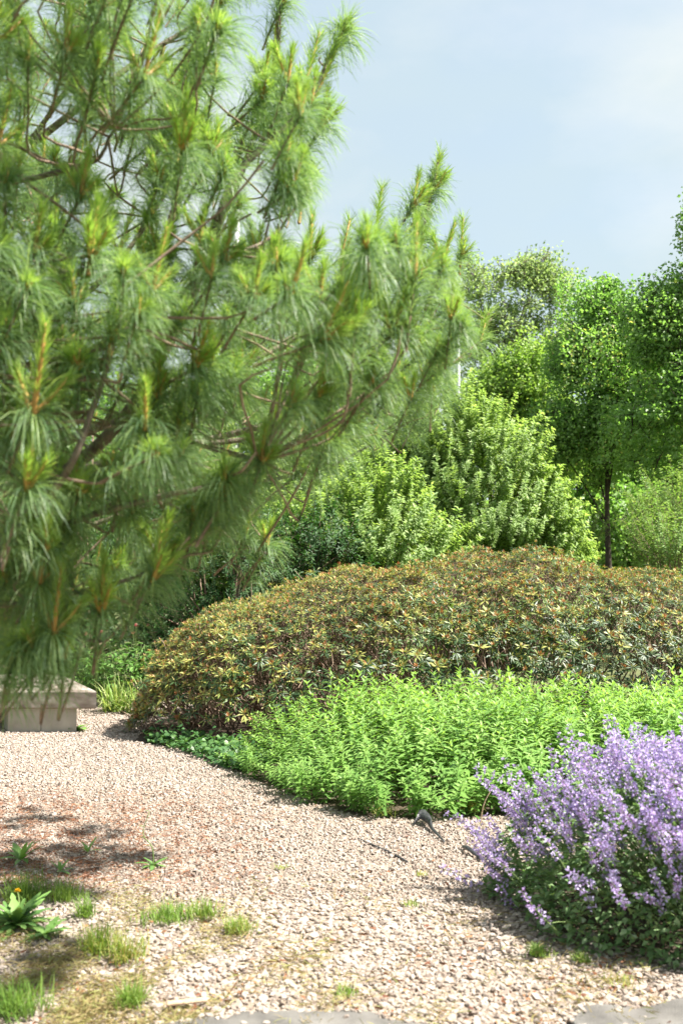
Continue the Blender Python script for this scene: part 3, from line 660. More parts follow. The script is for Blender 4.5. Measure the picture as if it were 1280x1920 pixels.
# ------------------------------------------------------------------ catmint
CC = np.array([1.84, 4.74])
cat = thing('catmint_plant', (CC[0], CC[1], 0), 'mounded catmint with lavender purple flower spikes beside the gravel', 'flowering plant')
def spike(seed):
    r = np.random.default_rng(seed); g = Geo(); L = r.uniform(.13, .22); bend = r.normal(size=2) * .02
    ax = lambda s: np.array([bend[0] * s * s, bend[1] * s * s, L * s])
    tube(g, [ax(s) for s in np.linspace(-.25, 1, 6)], np.linspace(.0022, .0012, 6), 4, 1, .4)
    nw = r.integers(6, 9)
    for k in range(nw):
        s = .08 + .92 * (k / (nw - 1)); n = int(np.interp(s, [0, .5, 1], [9, 12, 6])); rad = np.interp(s, [0, .6, 1], [.015, .014, .006])
        a = r.uniform(0, 6.28, n); el = r.uniform(-.2, .75, n)
        d = np.c_[np.cos(a) * np.cos(el), np.sin(a) * np.cos(el), np.sin(el)]
        fl = leaf(.0135, .0112, .5, .5, (.6,), 1.2); cx = leaf(.009, .0045, .5, 0, (.5,))
        b = ax(s) + d * (rad * .45) + r.normal(size=(n, 3)) * .003
        g.inst(cx, frames(d), b - d * .004, np.clip(r.normal(.12, .1, n), 0, 1), 0)
        g.inst(fl, frames(d, rdir(n, r)), b + d * .002, np.clip(r.normal(.6, .25, n), 0, 1), 0)
        if k < 3:
            for sd in (0, 3.14):
                aa = r.uniform(0, 6.28) + sd; dd = np.array([[math.cos(aa), math.sin(aa), .2]])
                g.inst(leaf(.018, .009, .3, .3, (.4,)), frames(dd), ax(s)[None], [r.uniform(.3, .9)], 2)
    return g
SPK = [spike(700 + i) for i in range(8)]; SPM = [mesh('flower_spike', s, [M_flower, M_stem, M_cat]) for s in SPK]
def dome(a, u):
    """point on the clump: a azimuth, u 0 at the rim .. 1 at the top"""
    rx = 1.1 + .07 * np.sin(3 * a) + .05 * np.sin(7 * a + 1); ry = .9 + .06 * np.sin(4 * a)
    c = np.cos(u * np.pi / 2) ** .85; z = .65 * np.sin(u * np.pi / 2) ** .95
    return np.stack([CC[0] + rx * c * np.cos(a), CC[1] + ry * c * np.sin(a), z], -1)
n = 0; extra = Geo()
for _ in range(4000):
    a = rng.uniform(0, 6.28); u = rng.beta(1.35, 1.3); p = dome(a, u)
    x_, y_ = pix(p)
    if x_ > 1400 or (p[1] > CC[1] + .5 and u < .5): continue
    low = np.interp(u, [.05, .25, .5], [.12, .65, 1])
    if rng.random() > low: continue
    rad = nrm(np.array([p[0] - CC[0], p[1] - CC[1], 0])); d = nrm(rad * np.interp(u, [0, .5, 1], [.8, .5, .12]) + [0, 0, .8] + rng.normal(size=3) * .2)
    M = frames(np.cross(d, rdir(1)), d[None])[0] * rng.uniform(.8, 1.2)
    q = p - d * .05 + rng.normal(size=3) * .025 + d * max(0, rng.normal()) * .07; n += 1; k = rng.integers(8)
    if n < 298: put('flower_spike', SPM[k], cat, M, q)
    else: extra.inst(SPK[k], M[None], q[None])
    if n >= 375: break
part('more_spikes', extra, [M_flower, M_stem, M_cat], cat, 'stuff')
# loose outer stems that flop over the gravel on the near side
g = Geo(); gst = Geo(); flop = Geo()
for k in range(34):
    a = rng.uniform(2.3, 4.3); u = rng.uniform(.08, .75); p = dome(a, u); rad = nrm(np.array([p[0] - CC[0], p[1] - CC[1], 0]))
    e = p + rad * rng.uniform(.0, .12) + [0, 0, rng.uniform(.0, .12)]; d = nrm(rad * .6 + [0, 0, rng.uniform(.25, 1.1)] + rng.normal(size=3) * .15)
    tube(gst, smooth_path([p - rad * .2 - [0, 0, .08], p, e], 5), .002, 4, 0, .4, cap=False)
    flop.inst(SPK[k % 8], frames(np.cross(d, rdir(1)), d[None]) * rng.uniform(.8, 1.15), e[None])
part('flopping_spikes', flop, [M_flower, M_stem, M_cat], cat, 'stuff')
fr_l = leaf(.034, .023, .3, .35, (.45,), .75)
N = 22000; a = rng.uniform(0, 6.28, N); u = rng.beta(1.0, 1.3, N); dep = np.abs(rng.normal(size=N)) * .09
p = dome(a, u); inn = nrm(np.c_[CC[0] - p[:, 0], CC[1] - p[:, 1], -p[:, 2] * .5 - .05]); p = p + inn * dep[:, None]; p[:, 2] = np.maximum(p[:, 2], .012)
d = nrm(-inn * .9 + rdir(N) * .8 + [0, 0, .25])
g.inst(fr_l, frames(d, np.array([0, 0, 1.]) + rdir(N) * .6) * rng.uniform(.6, 1.25, N)[:, None, None], p, np.clip(rng.normal(.42, .22, N), 0, 1))
part('foliage', g, M_cat, cat, 'stuff')
for k in range(420):
    a_ = rng.uniform(0, 6.28); e = dome(a_, rng.uniform(.1, 1)); b = np.array([CC[0] + (e[0] - CC[0]) * .35, CC[1] + (e[1] - CC[1]) * .35, 0])
    tube(gst, smooth_path([b, b * .4 + e * .6 + [0, 0, .08], e], 5), [.003, .0026, .0022, .002, .0016], 4, 0, .3, cap=False)
part('stems', gst, M_stem, cat, 'stuff')
# ------------------------------------------------------------------ shrubs behind
def shoot(seed, L, nl, ll, lw, spread=.9, mstem=1):
    r = np.random.default_rng(seed); g = Geo(); bend = r.normal(size=2) * .08 * L
    ax = lambda s: np.array([bend[0] * s * s, bend[1] * s * s, L * s])
    tube(g, [ax(s) for s in np.linspace(0, 1, 5)], np.linspace(.006, .002, 5), 3, mstem, .5, cap=False)
    lf = kite(ll, lw * 1.12)
    s = r.uniform(.06, 1, nl); a = r.uniform(0, 6.28, nl); el = r.uniform(.15, spread, nl)
    d = np.c_[np.cos(a) * np.cos(el), np.sin(a) * np.cos(el), np.sin(el)]
    b = np.stack([bend[0] * s * s, bend[1] * s * s, L * s], 1)
    g.inst(lf, frames(d) * r.uniform(.7, 1.15, nl)[:, None, None], b, np.clip(r.normal(.5, .22, nl), 0, 1), 0)
    return g
def shrub(root, blobs, shoots, n, mats, core=.55, upb=.7, zmin=.1, stems=60, smat=None):
    """blobs: (centre, radii, weight); shoots cover the blobs' shells and fill them inwards"""
    g = Geo(); w = np.array([b[2] for b in blobs], float); w /= w.sum(); T, D = [], []
    for (c, rad, _), ww in zip(blobs, w):
        k = int(n * ww); d = rdir(k); d[:, 2] = np.abs(d[:, 2]) * np.where(rng.random(k) < .72, 1, -1)
        rr = rng.uniform(core, 1.0, k) ** .6; lump = 1 + .13 * np.sin(4.1 * d[:, 0] * rad[0] + c[0]) * np.sin(3.3 * d[:, 2] * rad[2] + c[1]) + rng.normal(size=k) * .04
        q = np.asarray(c) + d * np.asarray(rad) * (rr * lump)[:, None]
        T.append(q); D.append(nrm(d * [1, 1, .6] * .8 + [0, 0, upb] + rng.normal(size=(k, 3)) * .2))
    T = np.vstack(T); D = np.vstack(D); ok = T[:, 2] > zmin; T, D = T[ok], D[ok]; N = len(T)
    M = frames(np.cross(D, rdir(N)), D) * rng.uniform(.75, 1.2, N)[:, None, None]; k = rng.integers(0, len(shoots), N)
    for j, s in enumerate(shoots): g.inst(s, M[k == j], T[k == j])
    part('foliage', g, mats, root, 'stuff')
    gs = Geo(); b0 = np.array(root.location)
    for i in rng.permutation(N)[:stems]:
        b = b0 + np.array([rng.normal() * .25, rng.normal() * .25, 0]); b[2] = 0
        tube(gs, smooth_path([b, b * .5 + T[i] * .5 + [0, 0, .25], T[i]], 8), np.linspace(.03, .008, 8), 5, cap=False)
    part('stems', gs, smat or M_twig, root, 'stuff')
WS = [shoot(800 + i, .6, 88, .086, .03) for i in range(6)]
wa = thing('willow_shrub', (.9, 16.2, 0), 'lower feathery pale willow shrub between the pine and the taller willow', 'shrub', 'willow shrubs behind the rhododendron')
shrub(wa, [((.55, 16.2, 1.35), (1.25, 1.3, 1.75), 1), ((-.6, 16.0, 1.0), (1.5, 1.2, 1.75), .9)], WS, 1250, [M_wil, M_stem], .5, .75)
wb = thing('willow_shrub', (3.0, 18.6, 0), 'taller feathery pale green willow shrub rising behind the rhododendron', 'shrub', 'willow shrubs behind the rhododendron')
shrub(wb, [((2.6, 18.6, 2.1), (1.5, 1.6, 2.5), 1.1), ((3.4, 18.5, 1.2), (.95, 1.1, 1.9), .6), ((2.2, 18.9, 3.0), (1.2, 1.2, 2.0), .5), ((.9, 19.3, 2.3), (1.5, 1.2, 2.3), .6)], WS, 2500, [M_wil, M_stem], .5, .8)
LS = [shoot(820 + i, .4, 34, .075, .024) for i in range(5)]
la = thing('laurel_shrub', (-1.7, 14.4, 0), 'dark glossy evergreen shrub in the shade below the pine', 'shrub', 'dark evergreens behind the pine')
shrub(la, [((-1.6, 14.4, 1.0), (1.3, 1.1, 1.55), 1), ((-.5, 14.7, .9), (1.1, 1.0, 1.5), .8)], LS, 1250, [M_laurel, M_twig], .55, .5)
lb = thing('laurel_shrub', (-4.2, 15.2, 0), 'dark evergreen shrub behind the bench and the pine branches', 'shrub', 'dark evergreens behind the pine')
shrub(lb, [((-3.9, 15.2, 1.2), (1.7, 1.3, 2.0), 1), ((-6.4, 15.4, 1.3), (1.7, 1.3, 2.2), .8), ((-3.0, 14.3, .6), (1.3, .8, 1.0), .5)], LS, 1600, [M_laurel, M_twig], .55, .5)

# ------------------------------------------------------------------ border plants by the bench
def border_plant(seed):
    r = np.random.default_rng(seed); g, gs = Geo(), Geo()
    for s in range(7):
        b = r.normal(size=2) * .07; H = r.uniform(.45, .8); ln = r.normal(size=2) * .13
        pts = np.array([[b[0] + ln[0] * u * u, b[1] + ln[1] * u * u, H * u] for u in np.linspace(0, 1, 5)]); tube(gs, pts, np.linspace(.005, .003, 5), 4, 0, .4)
        for k in range(9):
            u = r.uniform(.25, 1); q = np.array([np.interp(u, np.linspace(0, 1, 5), pts[:, c]) for c in range(3)]); a = r.uniform(0, 6.28)
            for j in range(3):
                aa = a + (j - 1) * .6; el = r.uniform(-.1, .7); d = np.array([[math.cos(aa) * math.cos(el), math.sin(aa) * math.cos(el), math.sin(el)]]); L = r.uniform(.08, .13)
                g.inst(leaf(L, L * .36, .2, .4, (.35, .7), .85), frames(d), q[None] + d * .03, [np.clip(r.normal(.5, .2), 0, 1)], 0)
    return g, gs
BP = [border_plant(900 + i) for i in range(4)]; BPM = [(mesh('foliage', a, M_peony), mesh('stem', b, M_stem)) for a, b in BP]
def bud_geo(seed):
    r = np.random.default_rng(seed); g = Geo()
    for k in range(9):
        a = k * 2.4; el = r.uniform(.2, 1.3); d = np.array([[math.cos(a) * math.cos(el), math.sin(a) * math.cos(el), math.sin(el)]])
        g.inst(leaf(.04, .032, .6, -.5, (.5,), .9), frames(d), d * .004, [r.random()], 0)
    return g
BUD = [mesh('flower', bud_geo(i), M_bud) for i in range(3)]
bspots = [(215, 1300, 0), (255, 1285, 1), (180, 1290, 1), (235, 1268, 0), (285, 1270, 0), (200, 1262, 1), (165, 1268, 1), (262, 1262, 1), (150, 1285, 0)]
blab = ['broad green border plant at the front of the clump beside the bench', 'budded border plant just left of the rhododendron foot', 'budded border plant nearest the bench corner', 'broad green border plant in the middle of the border clump', 'broad green border plant tucked against the rhododendron', 'budded border plant in the middle of the border clump', 'budded border plant behind the bench slab corner', 'budded border plant at the back below the dark evergreen', 'broad green border plant half hidden by the bench and pine needles']
for i, (x, y, fl) in enumerate(bspots):
    q = P(x, 1330, 12.2 + (1320 - y) * .022); q[2] = 0
    o = link('border_plant', None, None, q, None, blab[i], 'plant', 'border plants beside the bench')
    o.rotation_euler = (0, 0, rng.uniform(0, 6.28)); s = rng.uniform(.85, 1.15); o.scale = (s, s, s)
    k = rng.integers(4); link('foliage', BPM[k][0], o); link('stem', BPM[k][1], o)
    if fl:
        for j in range(2):
            st = np.array([[0, 0, 0], [.03 * (j - .5), .02, .5], [.12 * (j - .5) + rng.normal() * .03, .04, rng.uniform(.82, 1.0)]]); g = Geo(); tube(g, smooth_path(st, 6), .003, 4, 0, .4)
            link('flower_stem', mesh('flower_stem', g, M_stem), o); link('flower', BUD[rng.integers(3)], o, st[-1])
def tuftgrass(seed, n, L0, L1, w, spread, cols=(.1, .9), flop=.3):
    r = np.random.default_rng(seed); g = Geo(); b = np.c_[r.normal(size=(n, 2)) * spread, np.zeros(n)]
    a = r.uniform(0, 6.28, n); el = r.uniform(.7, 1.5, n); d = np.c_[np.cos(a) * np.cos(el), np.sin(a) * np.cos(el), np.sin(el)]
    L = r.uniform(L0, L1, n); p = b.copy(); side = nrm(np.cross(d, [0, 0, 1.01])); rows = [p.copy()]
    dr = r.uniform(.4, 1.6, n) * flop
    for s in range(3): p = p + d * (L / 3)[:, None]; rows.append(p.copy()); d = nrm(d + np.array([0, 0, -1.]) * dr[:, None] * (s + 1) * .6)
    V = np.zeros((n, 8, 3))
    for s in range(4):
        ww = w * (1, .95, .7, .1)[s] * .5; V[:, 2 * s] = rows[s] - side * ww; V[:, 2 * s + 1] = rows[s] + side * ww
    V[:, :, 2] = np.maximum(V[:, :, 2], .006)
    Q = (np.array([[0, 1, 3, 2], [2, 3, 5, 4], [4, 5, 7, 6]])[None] + (np.arange(n) * 8)[:, None, None]).reshape(-1, 4)
    return g.add(V.reshape(-1, 3), Q, None, 0, np.repeat(r.uniform(*cols, n), 8))
for x, y, s in ((215, 1335, 1), (262, 1338, 1.1)):
    q = G(x, y); o = link('strap_leaf_clump', mesh('strap_leaf_clump', tuftgrass(int(x), 120, .25, .5, .016, .07, (.2, 1), .42), M_strap), None, (*q, 0), None,
        'arching strappy pale clump nearest the bench' if x < 240 else 'arching strappy pale clump touching the rhododendron', 'plant', 'strap-leaved clumps at the path edge')
# ivy at the foot of the mound
ivy = [G(262, 1392), G(300, 1400), G(340, 1412), G(400, 1436), G(440, 1450), (-.55, 8.55), (-.8, 9.2), (-1.3, 9.7), (-1.9, 9.9)]
g = Geo(); n = 0; T = []
while len(T) < 1500:
    q = rng.uniform([-2.1, 7.8], [-.3, 10]); 
    if inpoly(q[0], q[1], ivy): T.append((*q, abs(rng.normal()) * .06 + .02))
T = np.array(T); N = len(T); d = nrm(np.c_[rng.normal(size=(N, 2)), rng.normal(size=N) * .25 - .1])
g.inst(leaf(.05, .05, .15, .3, (.25, .65), .6), frames(d, np.array([0, -.25, 1.]) + rdir(N) * .45) * rng.uniform(.6, 1.2, N)[:, None, None], T, np.clip(rng.normal(.5, .22, N), 0, 1))
link('ground_cover', mesh('ground_cover', g, M_ivy), None, (0, 0, 0), 'stuff', 'low dark ivy spreading at the foot of the rhododendron', 'ground cover')

# ------------------------------------------------------------------ trees
def tree(name, loc, label, cat, blobs, nclump, nleaf, lsize, lmat, trunk_r, top_z, bark, group=None, csize=.55, flat=.75, limbs=40, lean=(0, 0)):
    root = thing(name, loc, label, cat, group); loc = np.array(loc, float)
    g = Geo(); w = np.array([b[2] for b in blobs], float); w /= w.sum(); C = []
    for (c, rad, _), ww in zip(blobs, w):
        k = int(nclump * ww); d = rdir(k); ph = rng.uniform(0, 6.28, 4); rr = rng.uniform(.2, 1, k) ** .5 * (1 + .16 * np.sin(5 * d[:, 0] + ph[0]) * np.sin(4 * d[:, 2] + ph[1]) + .12 * np.sin(9 * d[:, 2] + ph[2]) * np.sin(8 * d[:, 0] + ph[3]) + rng.normal(size=k) * .09) * np.where(rng.random(k) < .08, 1.12, 1)
        C.append(np.asarray(c) + d * np.asarray(rad) * rr[:, None])
    C = np.vstack(C); cs = csize * np.exp(rng.normal(size=len(C)) * .38); k = (rng.uniform(nleaf * .6, nleaf * 1.4, len(C)) * (cs / csize) ** 1.6).astype(int)
    ci = np.repeat(np.arange(len(C)), k); N = len(ci); off = np.clip(rng.normal(size=(N, 3)), -1.35, 1.35) * cs[ci][:, None] * [.5, .5, .5 * flat]
    p = C[ci] + off; ok = p[:, 2] > .2; p, ci = p[ok], ci[ok]; N = len(p)
    d = nrm(rdir(N) + [0, 0, -.25]); up = nrm(rdir(N) * .8 + [0, 0, .8])
    lf = kite(lsize, lsize * .78); tone = rng.normal(size=len(C)) * .12
    g.inst(lf, frames(d, up) * rng.uniform(.65, 1.25, N)[:, None, None], p, np.clip(rng.normal(.45, .2, N) + tone[ci], 0, 1))
    part('crown', g, lmat, root, 'stuff')
    tp = loc + [lean[0], lean[1], top_z]; tl = smooth_path([loc + [0, 0, -.1], loc * .6 + tp * .4 + [rng.normal() * .12, 0, 0], tp], 16)
    gt = Geo(); tube(gt, tl, np.interp(np.arange(16), [0, 1, 15], [trunk_r * 1.3, trunk_r, trunk_r * .2]), 10); part('trunk', gt, bark, root)
    gl = Geo()
    order = rng.permutation(len(C)); main = order[:14]
    for n_, i in enumerate(order):
        e = C[i]
        if n_ < 14:
            h = np.clip((e[2] - loc[2]) * rng.uniform(.5, .9), top_z * .4, top_z * .95); s = np.array([np.interp(h, tl[:, 2], tl[:, c]) for c in range(3)]); r0 = .26
        else:
            s = C[main[np.argmin(np.linalg.norm(C[main] - e, axis=1))]]; r0 = .1
        tube(gl, smooth_path([s, (s + e) / 2 + [0, 0, .1 * np.linalg.norm(e - s)], e], 7), np.linspace(trunk_r * r0, trunk_r * .05, 7), 4, cap=False)
        for j in range(4): tube(gl, [e, e + rdir(1)[0] * cs[i] * .5, e + rdir(1)[0] * cs[i] * .95], [.018, .012, .007], 3, cap=False)
    part('limbs', gl, bark, root, 'stuff'); return root
def Bl(x, y, d, rx, rz, w=1, ry=None): c = P(x, y, d); s = d / F; return (c, (rx * s, (ry or rx) * s, rz * s), w)
def foot(x, d): return (P(x, 1100, d)[0], d, 0)
tree('pale_tree', foot(965, 40), 'tall airy pale green tree showing sky through its crown', 'tree',
     [Bl(985, 515, 40, 50, 40, .8), Bl(1040, 545, 40, 32, 45, .4), Bl(900, 530, 40, 38, 55, .6), Bl(960, 610, 40, 70, 45, .8), Bl(890, 640, 40, 45, 60, .5), Bl(1050, 620, 40, 45, 45, .5), Bl(990, 690, 40, 90, 45, .7), Bl(930, 790, 40, 110, 110, .8)], 230, 76, .125, M_tpale, .17, 11.8, M_bark, 'trees beyond the garden', .58, .8, 220)
tree('maple_tree', foot(1147, 26), 'dark green maple with a bare dark trunk behind the rhododendron', 'tree',
     [Bl(1135, 620, 26, 75, 95, 1), Bl(1110, 740, 26, 110, 110, 1.2), Bl(1190, 780, 26, 110, 120, 1), Bl(1050, 800, 26, 60, 60, .4), Bl(1140, 590, 26, 45, 60, .4), Bl(1120, 860, 26.5, 125, 45, .5), Bl(1070, 680, 26.5, 50, 60, .4), Bl(1200, 650, 25.5, 55, 60, .4)], 185, 230, .095, M_tdark, .11, 7.4, M_trunk, 'trees beyond the garden', .5, .8, 60)
tree('maple_tree', foot(1330, 23), 'tall dark green tree cut off by the right edge of the picture', 'tree',
     [Bl(1315, 660, 23, 95, 130, 1), Bl(1325, 520, 23, 66, 105, .9), Bl(1240, 605, 23, 48, 60, .5), Bl(1290, 800, 23, 125, 110, 1), Bl(1230, 620, 23, 45, 60, .35), Bl(1345, 405, 23, 50, 80, .5), Bl(1400, 700, 23, 110, 240, .8)], 250, 230, .09, M_tdark, .16, 9.6, M_trunk, 'trees beyond the garden', .45, .8, 60)
tree('lime_green_tree', foot(985, 30), 'small yellow-green tree behind the tall willow shrub', 'tree',
     [Bl(985, 740, 30, 75, 85, 1), Bl(1020, 830, 30, 80, 90, .8), Bl(925, 760, 30, 50, 60, .5)], 140, 210, .1, M_tlime, .1, 5.6, M_trunk, 'trees beyond the garden', .5, .8, 30)
tree('background_tree', foot(1240, 34), 'green tree filling the gap behind the two dark maples', 'tree',
     [Bl(1215, 800, 34, 120, 150, 1), Bl(1110, 900, 34, 150, 100, 1), Bl(1330, 850, 34, 120, 150, 1), Bl(1130, 1000, 33, 160, 80, 1)], 230, 150, .15, M_tdark, .16, 7.5, M_trunk, 'trees beyond the garden', .7, .8, 40)
for k, (x, d, h, rx, lab) in enumerate([(560, 33, 760, 150, 'mid green tree glimpsed through the pine beside the willows'), (330, 30, 830, 170, 'mid green tree glimpsed through the middle of the pine'), (80, 28, 820, 190, 'mid green tree behind the pine at the left edge')]):
    tree('background_tree', foot(x, d), lab, 'tree', [Bl(x, h, d, rx, 120, 1), Bl(x + 60, h + 130, d, rx, 120, 1)], 130, 130, .15, M_tdark if k != 1 else M_tpale, .15, 5.5, M_trunk, 'trees beyond the garden', .7, .8, 30)
# weeds and saplings under the maples
US = [shoot(840 + i, .8, 46, .07, .024, .8) for i in range(5)]
for k, (x, y, d, rx, rz, lab) in enumerate([(1215, 1015, 21, 22, 45, 'thin pale undergrowth just right of the dark maple trunk'), (1270, 985, 20, 45, 75, 'tall yellowish undergrowth at the right edge under the maples'), (1103, 1030, 23, 8, 30, 'thin pale undergrowth between the willow and the dark trunk'), (1255, 1055, 16, 40, 25, 'low green plants behind the right shoulder of the rhododendron'), (1330, 1000, 19, 60, 85, 'undergrowth just beyond the right edge under the maples')]):
    c = P(x, y, d); s = d / F; o = thing('undergrowth_shrub', (c[0], d, 0), lab, 'shrub', 'undergrowth below the maples')
    shrub(o, [((c[0], d, c[2]), (rx * s, rx * s, rz * s), 1), ((c[0], d, c[2] * .45), (rx * s, rx * s, c[2] * .5), .7)], US, 60 if rx < 20 else 150, [M_under, M_twig], .2, 1.1, .05, 25)
# distant wood line closing the horizon
g = Geo(); n = 26000; X = rng.uniform(-75, 75, n); hh = 5.5 + 1.6 * np.sin(X * .21) + 1.2 * np.sin(X * .53 + 1) + .7 * np.sin(X * 1.7)
p = np.c_[X, rng.uniform(58, 64, n), hh * rng.random(n) ** .75]
g.inst(kite(.6, .5), frames(rdir(n), nrm(rdir(n) + [0, -.3, .8])), p, np.clip(rng.normal(.45, .22, n), 0, 1))
link('treeline', mesh('treeline', g, M_tdark), None, (0, 0, 0), 'stuff', 'distant green wood closing the view behind the garden trees', 'wood')
# poles
for x, yt, d, r0, lab in ((862, 575, 32, .085, 'slim grey pole beside the right tips of the pine'), (437, 380, 30, .16, 'stout grey pole seen through the sky gap in the pine')):
    b = np.array(foot(x, d)); tz = P(x, yt, d)[2]; o = thing('grey_pole', b, lab, 'pole', 'grey poles behind the garden')
    g = Geo(); tube(g, [b, b + [0, 0, tz * .5], b + [0, 0, tz]], [r0, r0 * .85, r0 * .7], 14); part('shaft', g, M_pole, o)
    g = Geo(); tube(g, [b, b + [0, 0, .5]], [r0 * 1.5, r0 * 1.5], 14); part('base', g, M_pole, o)

# ------------------------------------------------------------------ weeds, grass and litter on the gravel
def rosette(name, x, y, n, L0, L1, label, cat, el0=.3, el1=1.0, lobed=False, seed=0, w=.26, group='weeds in the gravel'):
    r = np.random.default_rng(seed + int(x) * 7 + int(y)); q = G(x, y); o = thing(name, (*q, 0), label, cat, group)
    for k in range(n):
        L = r.uniform(L0, L1); a = k * 2.4 + r.normal() * .3; el = r.uniform(el0, el1); g = Geo()
        if lobed:
            rows = 9; V, Q = [], []
            for i in range(rows):
                s = i / (rows - 1); ww = L * .16 * math.sin(math.pi * min(1, s * .9 + .08)) * (1 if i % 2 else .45) + .002; z = -.3 * L * s * s
                V += [[-ww, L * s - ww * .4 * (i % 2), z + .25 * ww], [0, L * s, z], [ww, L * s - ww * .4 * (i % 2), z + .25 * ww]]
            for i in range(rows - 1): b = 3 * i; Q += [[b, b + 1, b + 4, b + 3], [b + 1, b + 2, b + 5, b + 4]]
            lf = Geo().add(V, Q)
        else: lf = leaf(L, L * w, .3, r.uniform(.15, .5), (.2, .5, .8), .95)
        d = np.array([[math.cos(a) * math.cos(el), math.sin(a) * math.cos(el), math.sin(el)]])
        g.inst(lf, frames(d), np.array([[*q, .012]]), [np.clip(r.normal(.55, .2), 0, 1)])
        for v in g.v: v[:, 2] = np.maximum(v[:, 2], .008 + .004 * (k % 3))
        part('leaf', g, M_weed, o)
    return o, q
rosette('dock_weed', 40, 1618, 11, .09, .17, 'clump of upright oval-leaved weed at the left edge in pine litter', 'weed', .35, 1.25)
rosette('small_weed', 165, 1603, 7, .05, .10, 'small upright dark weed sprig in the pine litter', 'weed', .6, 1.4, w=.2)
rosette('small_weed', 113, 1640, 7, .05, .09, 'small bright weed just below the oval-leaved clump', 'weed', .3, 1.1)
o, q = rosette('sow_thistle', 288, 1628, 9, .06, .12, 'spiky toothed weed with a tall thin stem in the pine shadow', 'weed', .1, .9, True)
g = Geo(); b = np.array([*q, .01]); sp = smooth_path([b, b + [-.01, 0, .1], b + [-.06, 0, .17], b + [-.03, .02, .28]], 10); tube(g, sp, np.linspace(.004, .002, 10), 5, 0, .4)
for i in (3, 5, 7, 9): g.inst(leaf(.035, .012, .3, .3), frames(np.array([[(-1) ** i, .1, .5]])), sp[i][None], [.5])
part('stem', g, M_stem, o)
o, q = rosette('dandelion', 30, 1740, 46, .11, .2, 'large lobed dandelion with one yellow flower at the left edge', 'dandelion', .1, 1.2, True)
g = Geo(); e = P(33, 1672, 4.75); b = np.array([*q, .01]); tube(g, smooth_path([b, b * .5 + e * .5 + [.01, 0, .02], e], 8), .003, 5, 0, .6); fs = part('flower_stalk', g, M_stem, o)
g = Geo(); n = 60; a = rng.uniform(0, 6.28, n); el = rng.uniform(.05, 1.3, n); d = np.c_[np.cos(a) * np.cos(el), np.sin(a) * np.cos(el), np.sin(el)]
g.inst(leaf(.018, .004, .2, .1, (.5,)), frames(d), np.tile(e, (n, 1)), rng.random(n)); part('flower', g, M_yellow, o)
rosette('dandelion', 85, 1758, 20, .07, .13, 'lobed leafy weed tucked right of the flowering dandelion', 'dandelion', .05, .7, True)
rosette('small_weed', 145, 1370, 9, .10, .2, 'dark green weed growing against the foot of the bench', 'weed', .1, .9, w=.5)
tg = [(45, 1690, 300, .08, .17, .11, (0, .5), 'lush green grass tuft behind the dandelion'), (120, 1690, 160, .06, .13, .08, (.05, .6), 'green grass tuft right of the dandelion'), (315, 1728, 260, .04, .10, .11, (0, .55), 'fresh green grass patch in the lower gravel'), (380, 1722, 140, .05, .11, .07, (.1, .7), 'smaller green grass patch touching the fresh one'), (445, 1752, 150, .05, .1, .055, (.2, .8), 'yellow-green grass tuft farthest right in the gravel'), (185, 1790, 200, .09, .16, .06, (.2, .85), 'dry tufted olive grass in the lower left gravel'), (235, 1805, 170, .08, .15, .07, (.35, 1), 'yellowing grass tuft beside the olive tuft'), (160, 1722, 110, .07, .14, .045, (.05, .5), 'thin upright green grass tuft in straw-coloured thatch'), (245, 1890, 150, .06, .11, .05, (.05, .6), 'dark green grass tuft at the bottom by the slab'), (25, 1905, 260, .08, .14, .1, (0, .35), 'dark grass tuft in the bottom left corner'), (1010, 1795, 130, .03, .06, .05, (0, .5), 'small grass patch before the catmint'), (1090, 1808, 70, .03, .05, .03, (.1, .6), 'tiny grass patch under the edge of the catmint'), (770, 1702, 60, .02, .045, .05, (.2, .8), 'thin low grass patch in the middle of the path'), (525, 1632, 40, .02, .04, .04, (.3, .9), 'faint grassy patch in the open path'), (790, 1645, 40, .02, .04, .035, (.4, 1), 'dry mossy tuft near the black hose'), (1165, 1850, 60, .02, .05, .05, (.4, 1), 'yellow mossy tuft beside the lower right slab'), (880, 1525, 110, .06, .16, .08, (.4, 1), 'pale seeding grass at the front of the green bed'), (720, 1530, 80, .05, .12, .1, (.3, .9), 'wispy grass fringe at the front of the green bed'), (650, 1870, 60, .02, .05, .04, (.1, .7), 'little weed tuft at the edge of the centre slab')]
for i, (x, y, n, a, b, sp, cl, lab) in enumerate(tg):
    q = G(x, y); link('grass_tuft', mesh('grass_tuft', tuftgrass(40 + i, int(n * 1.2), a, b, .0036, sp * .5, cl, .4), M_grass), None, (*q, .004), None, lab, 'grass tuft', 'grass tufts in the gravel')
# straw-coloured thatch and moss in the lower left, fallen needles under the pine
def scatter_blades(n, region, L0, L1, w, zmax):
    x = []; 
    while len(x) < n:
        px, py = rng.uniform(-60, 1250, 4000), rng.uniform(1420, 1960, 4000)
        x += [(a, b) for a, b, r_ in zip(px, py, rng.random(4000)) if r_ < region(a, b)]
    x = np.array(x[:n]); q = np.array([G(a, b) for a, b in x]); d = nrm(np.c_[rng.normal(size=(n, 2)), np.abs(rng.normal(size=n)) * .25])
    g = Geo(); needle_set(g, np.c_[q, rng.uniform(.008, zmax, n)], d, rng.uniform(L0, L1, n), rng.uniform(.05, .3, n), w, 2, 0, rng.random(n))
    for v in g.v: v[:, 2] = np.maximum(v[:, 2], .007)
    return g
def thatch(x, y):
    f = np.interp(x, [0, 330, 520, 700, 1100], [.9, .7, .28, .1, .12]) * np.interp(y, [1640, 1700, 1960], [0, .7, 1])
    return f * max(0, .35 + .9 * math.sin(x * .021 + 1.3 * math.sin(y * .017)) * math.sin(y * .035 + x * .008)) * (y - 1100) / 800
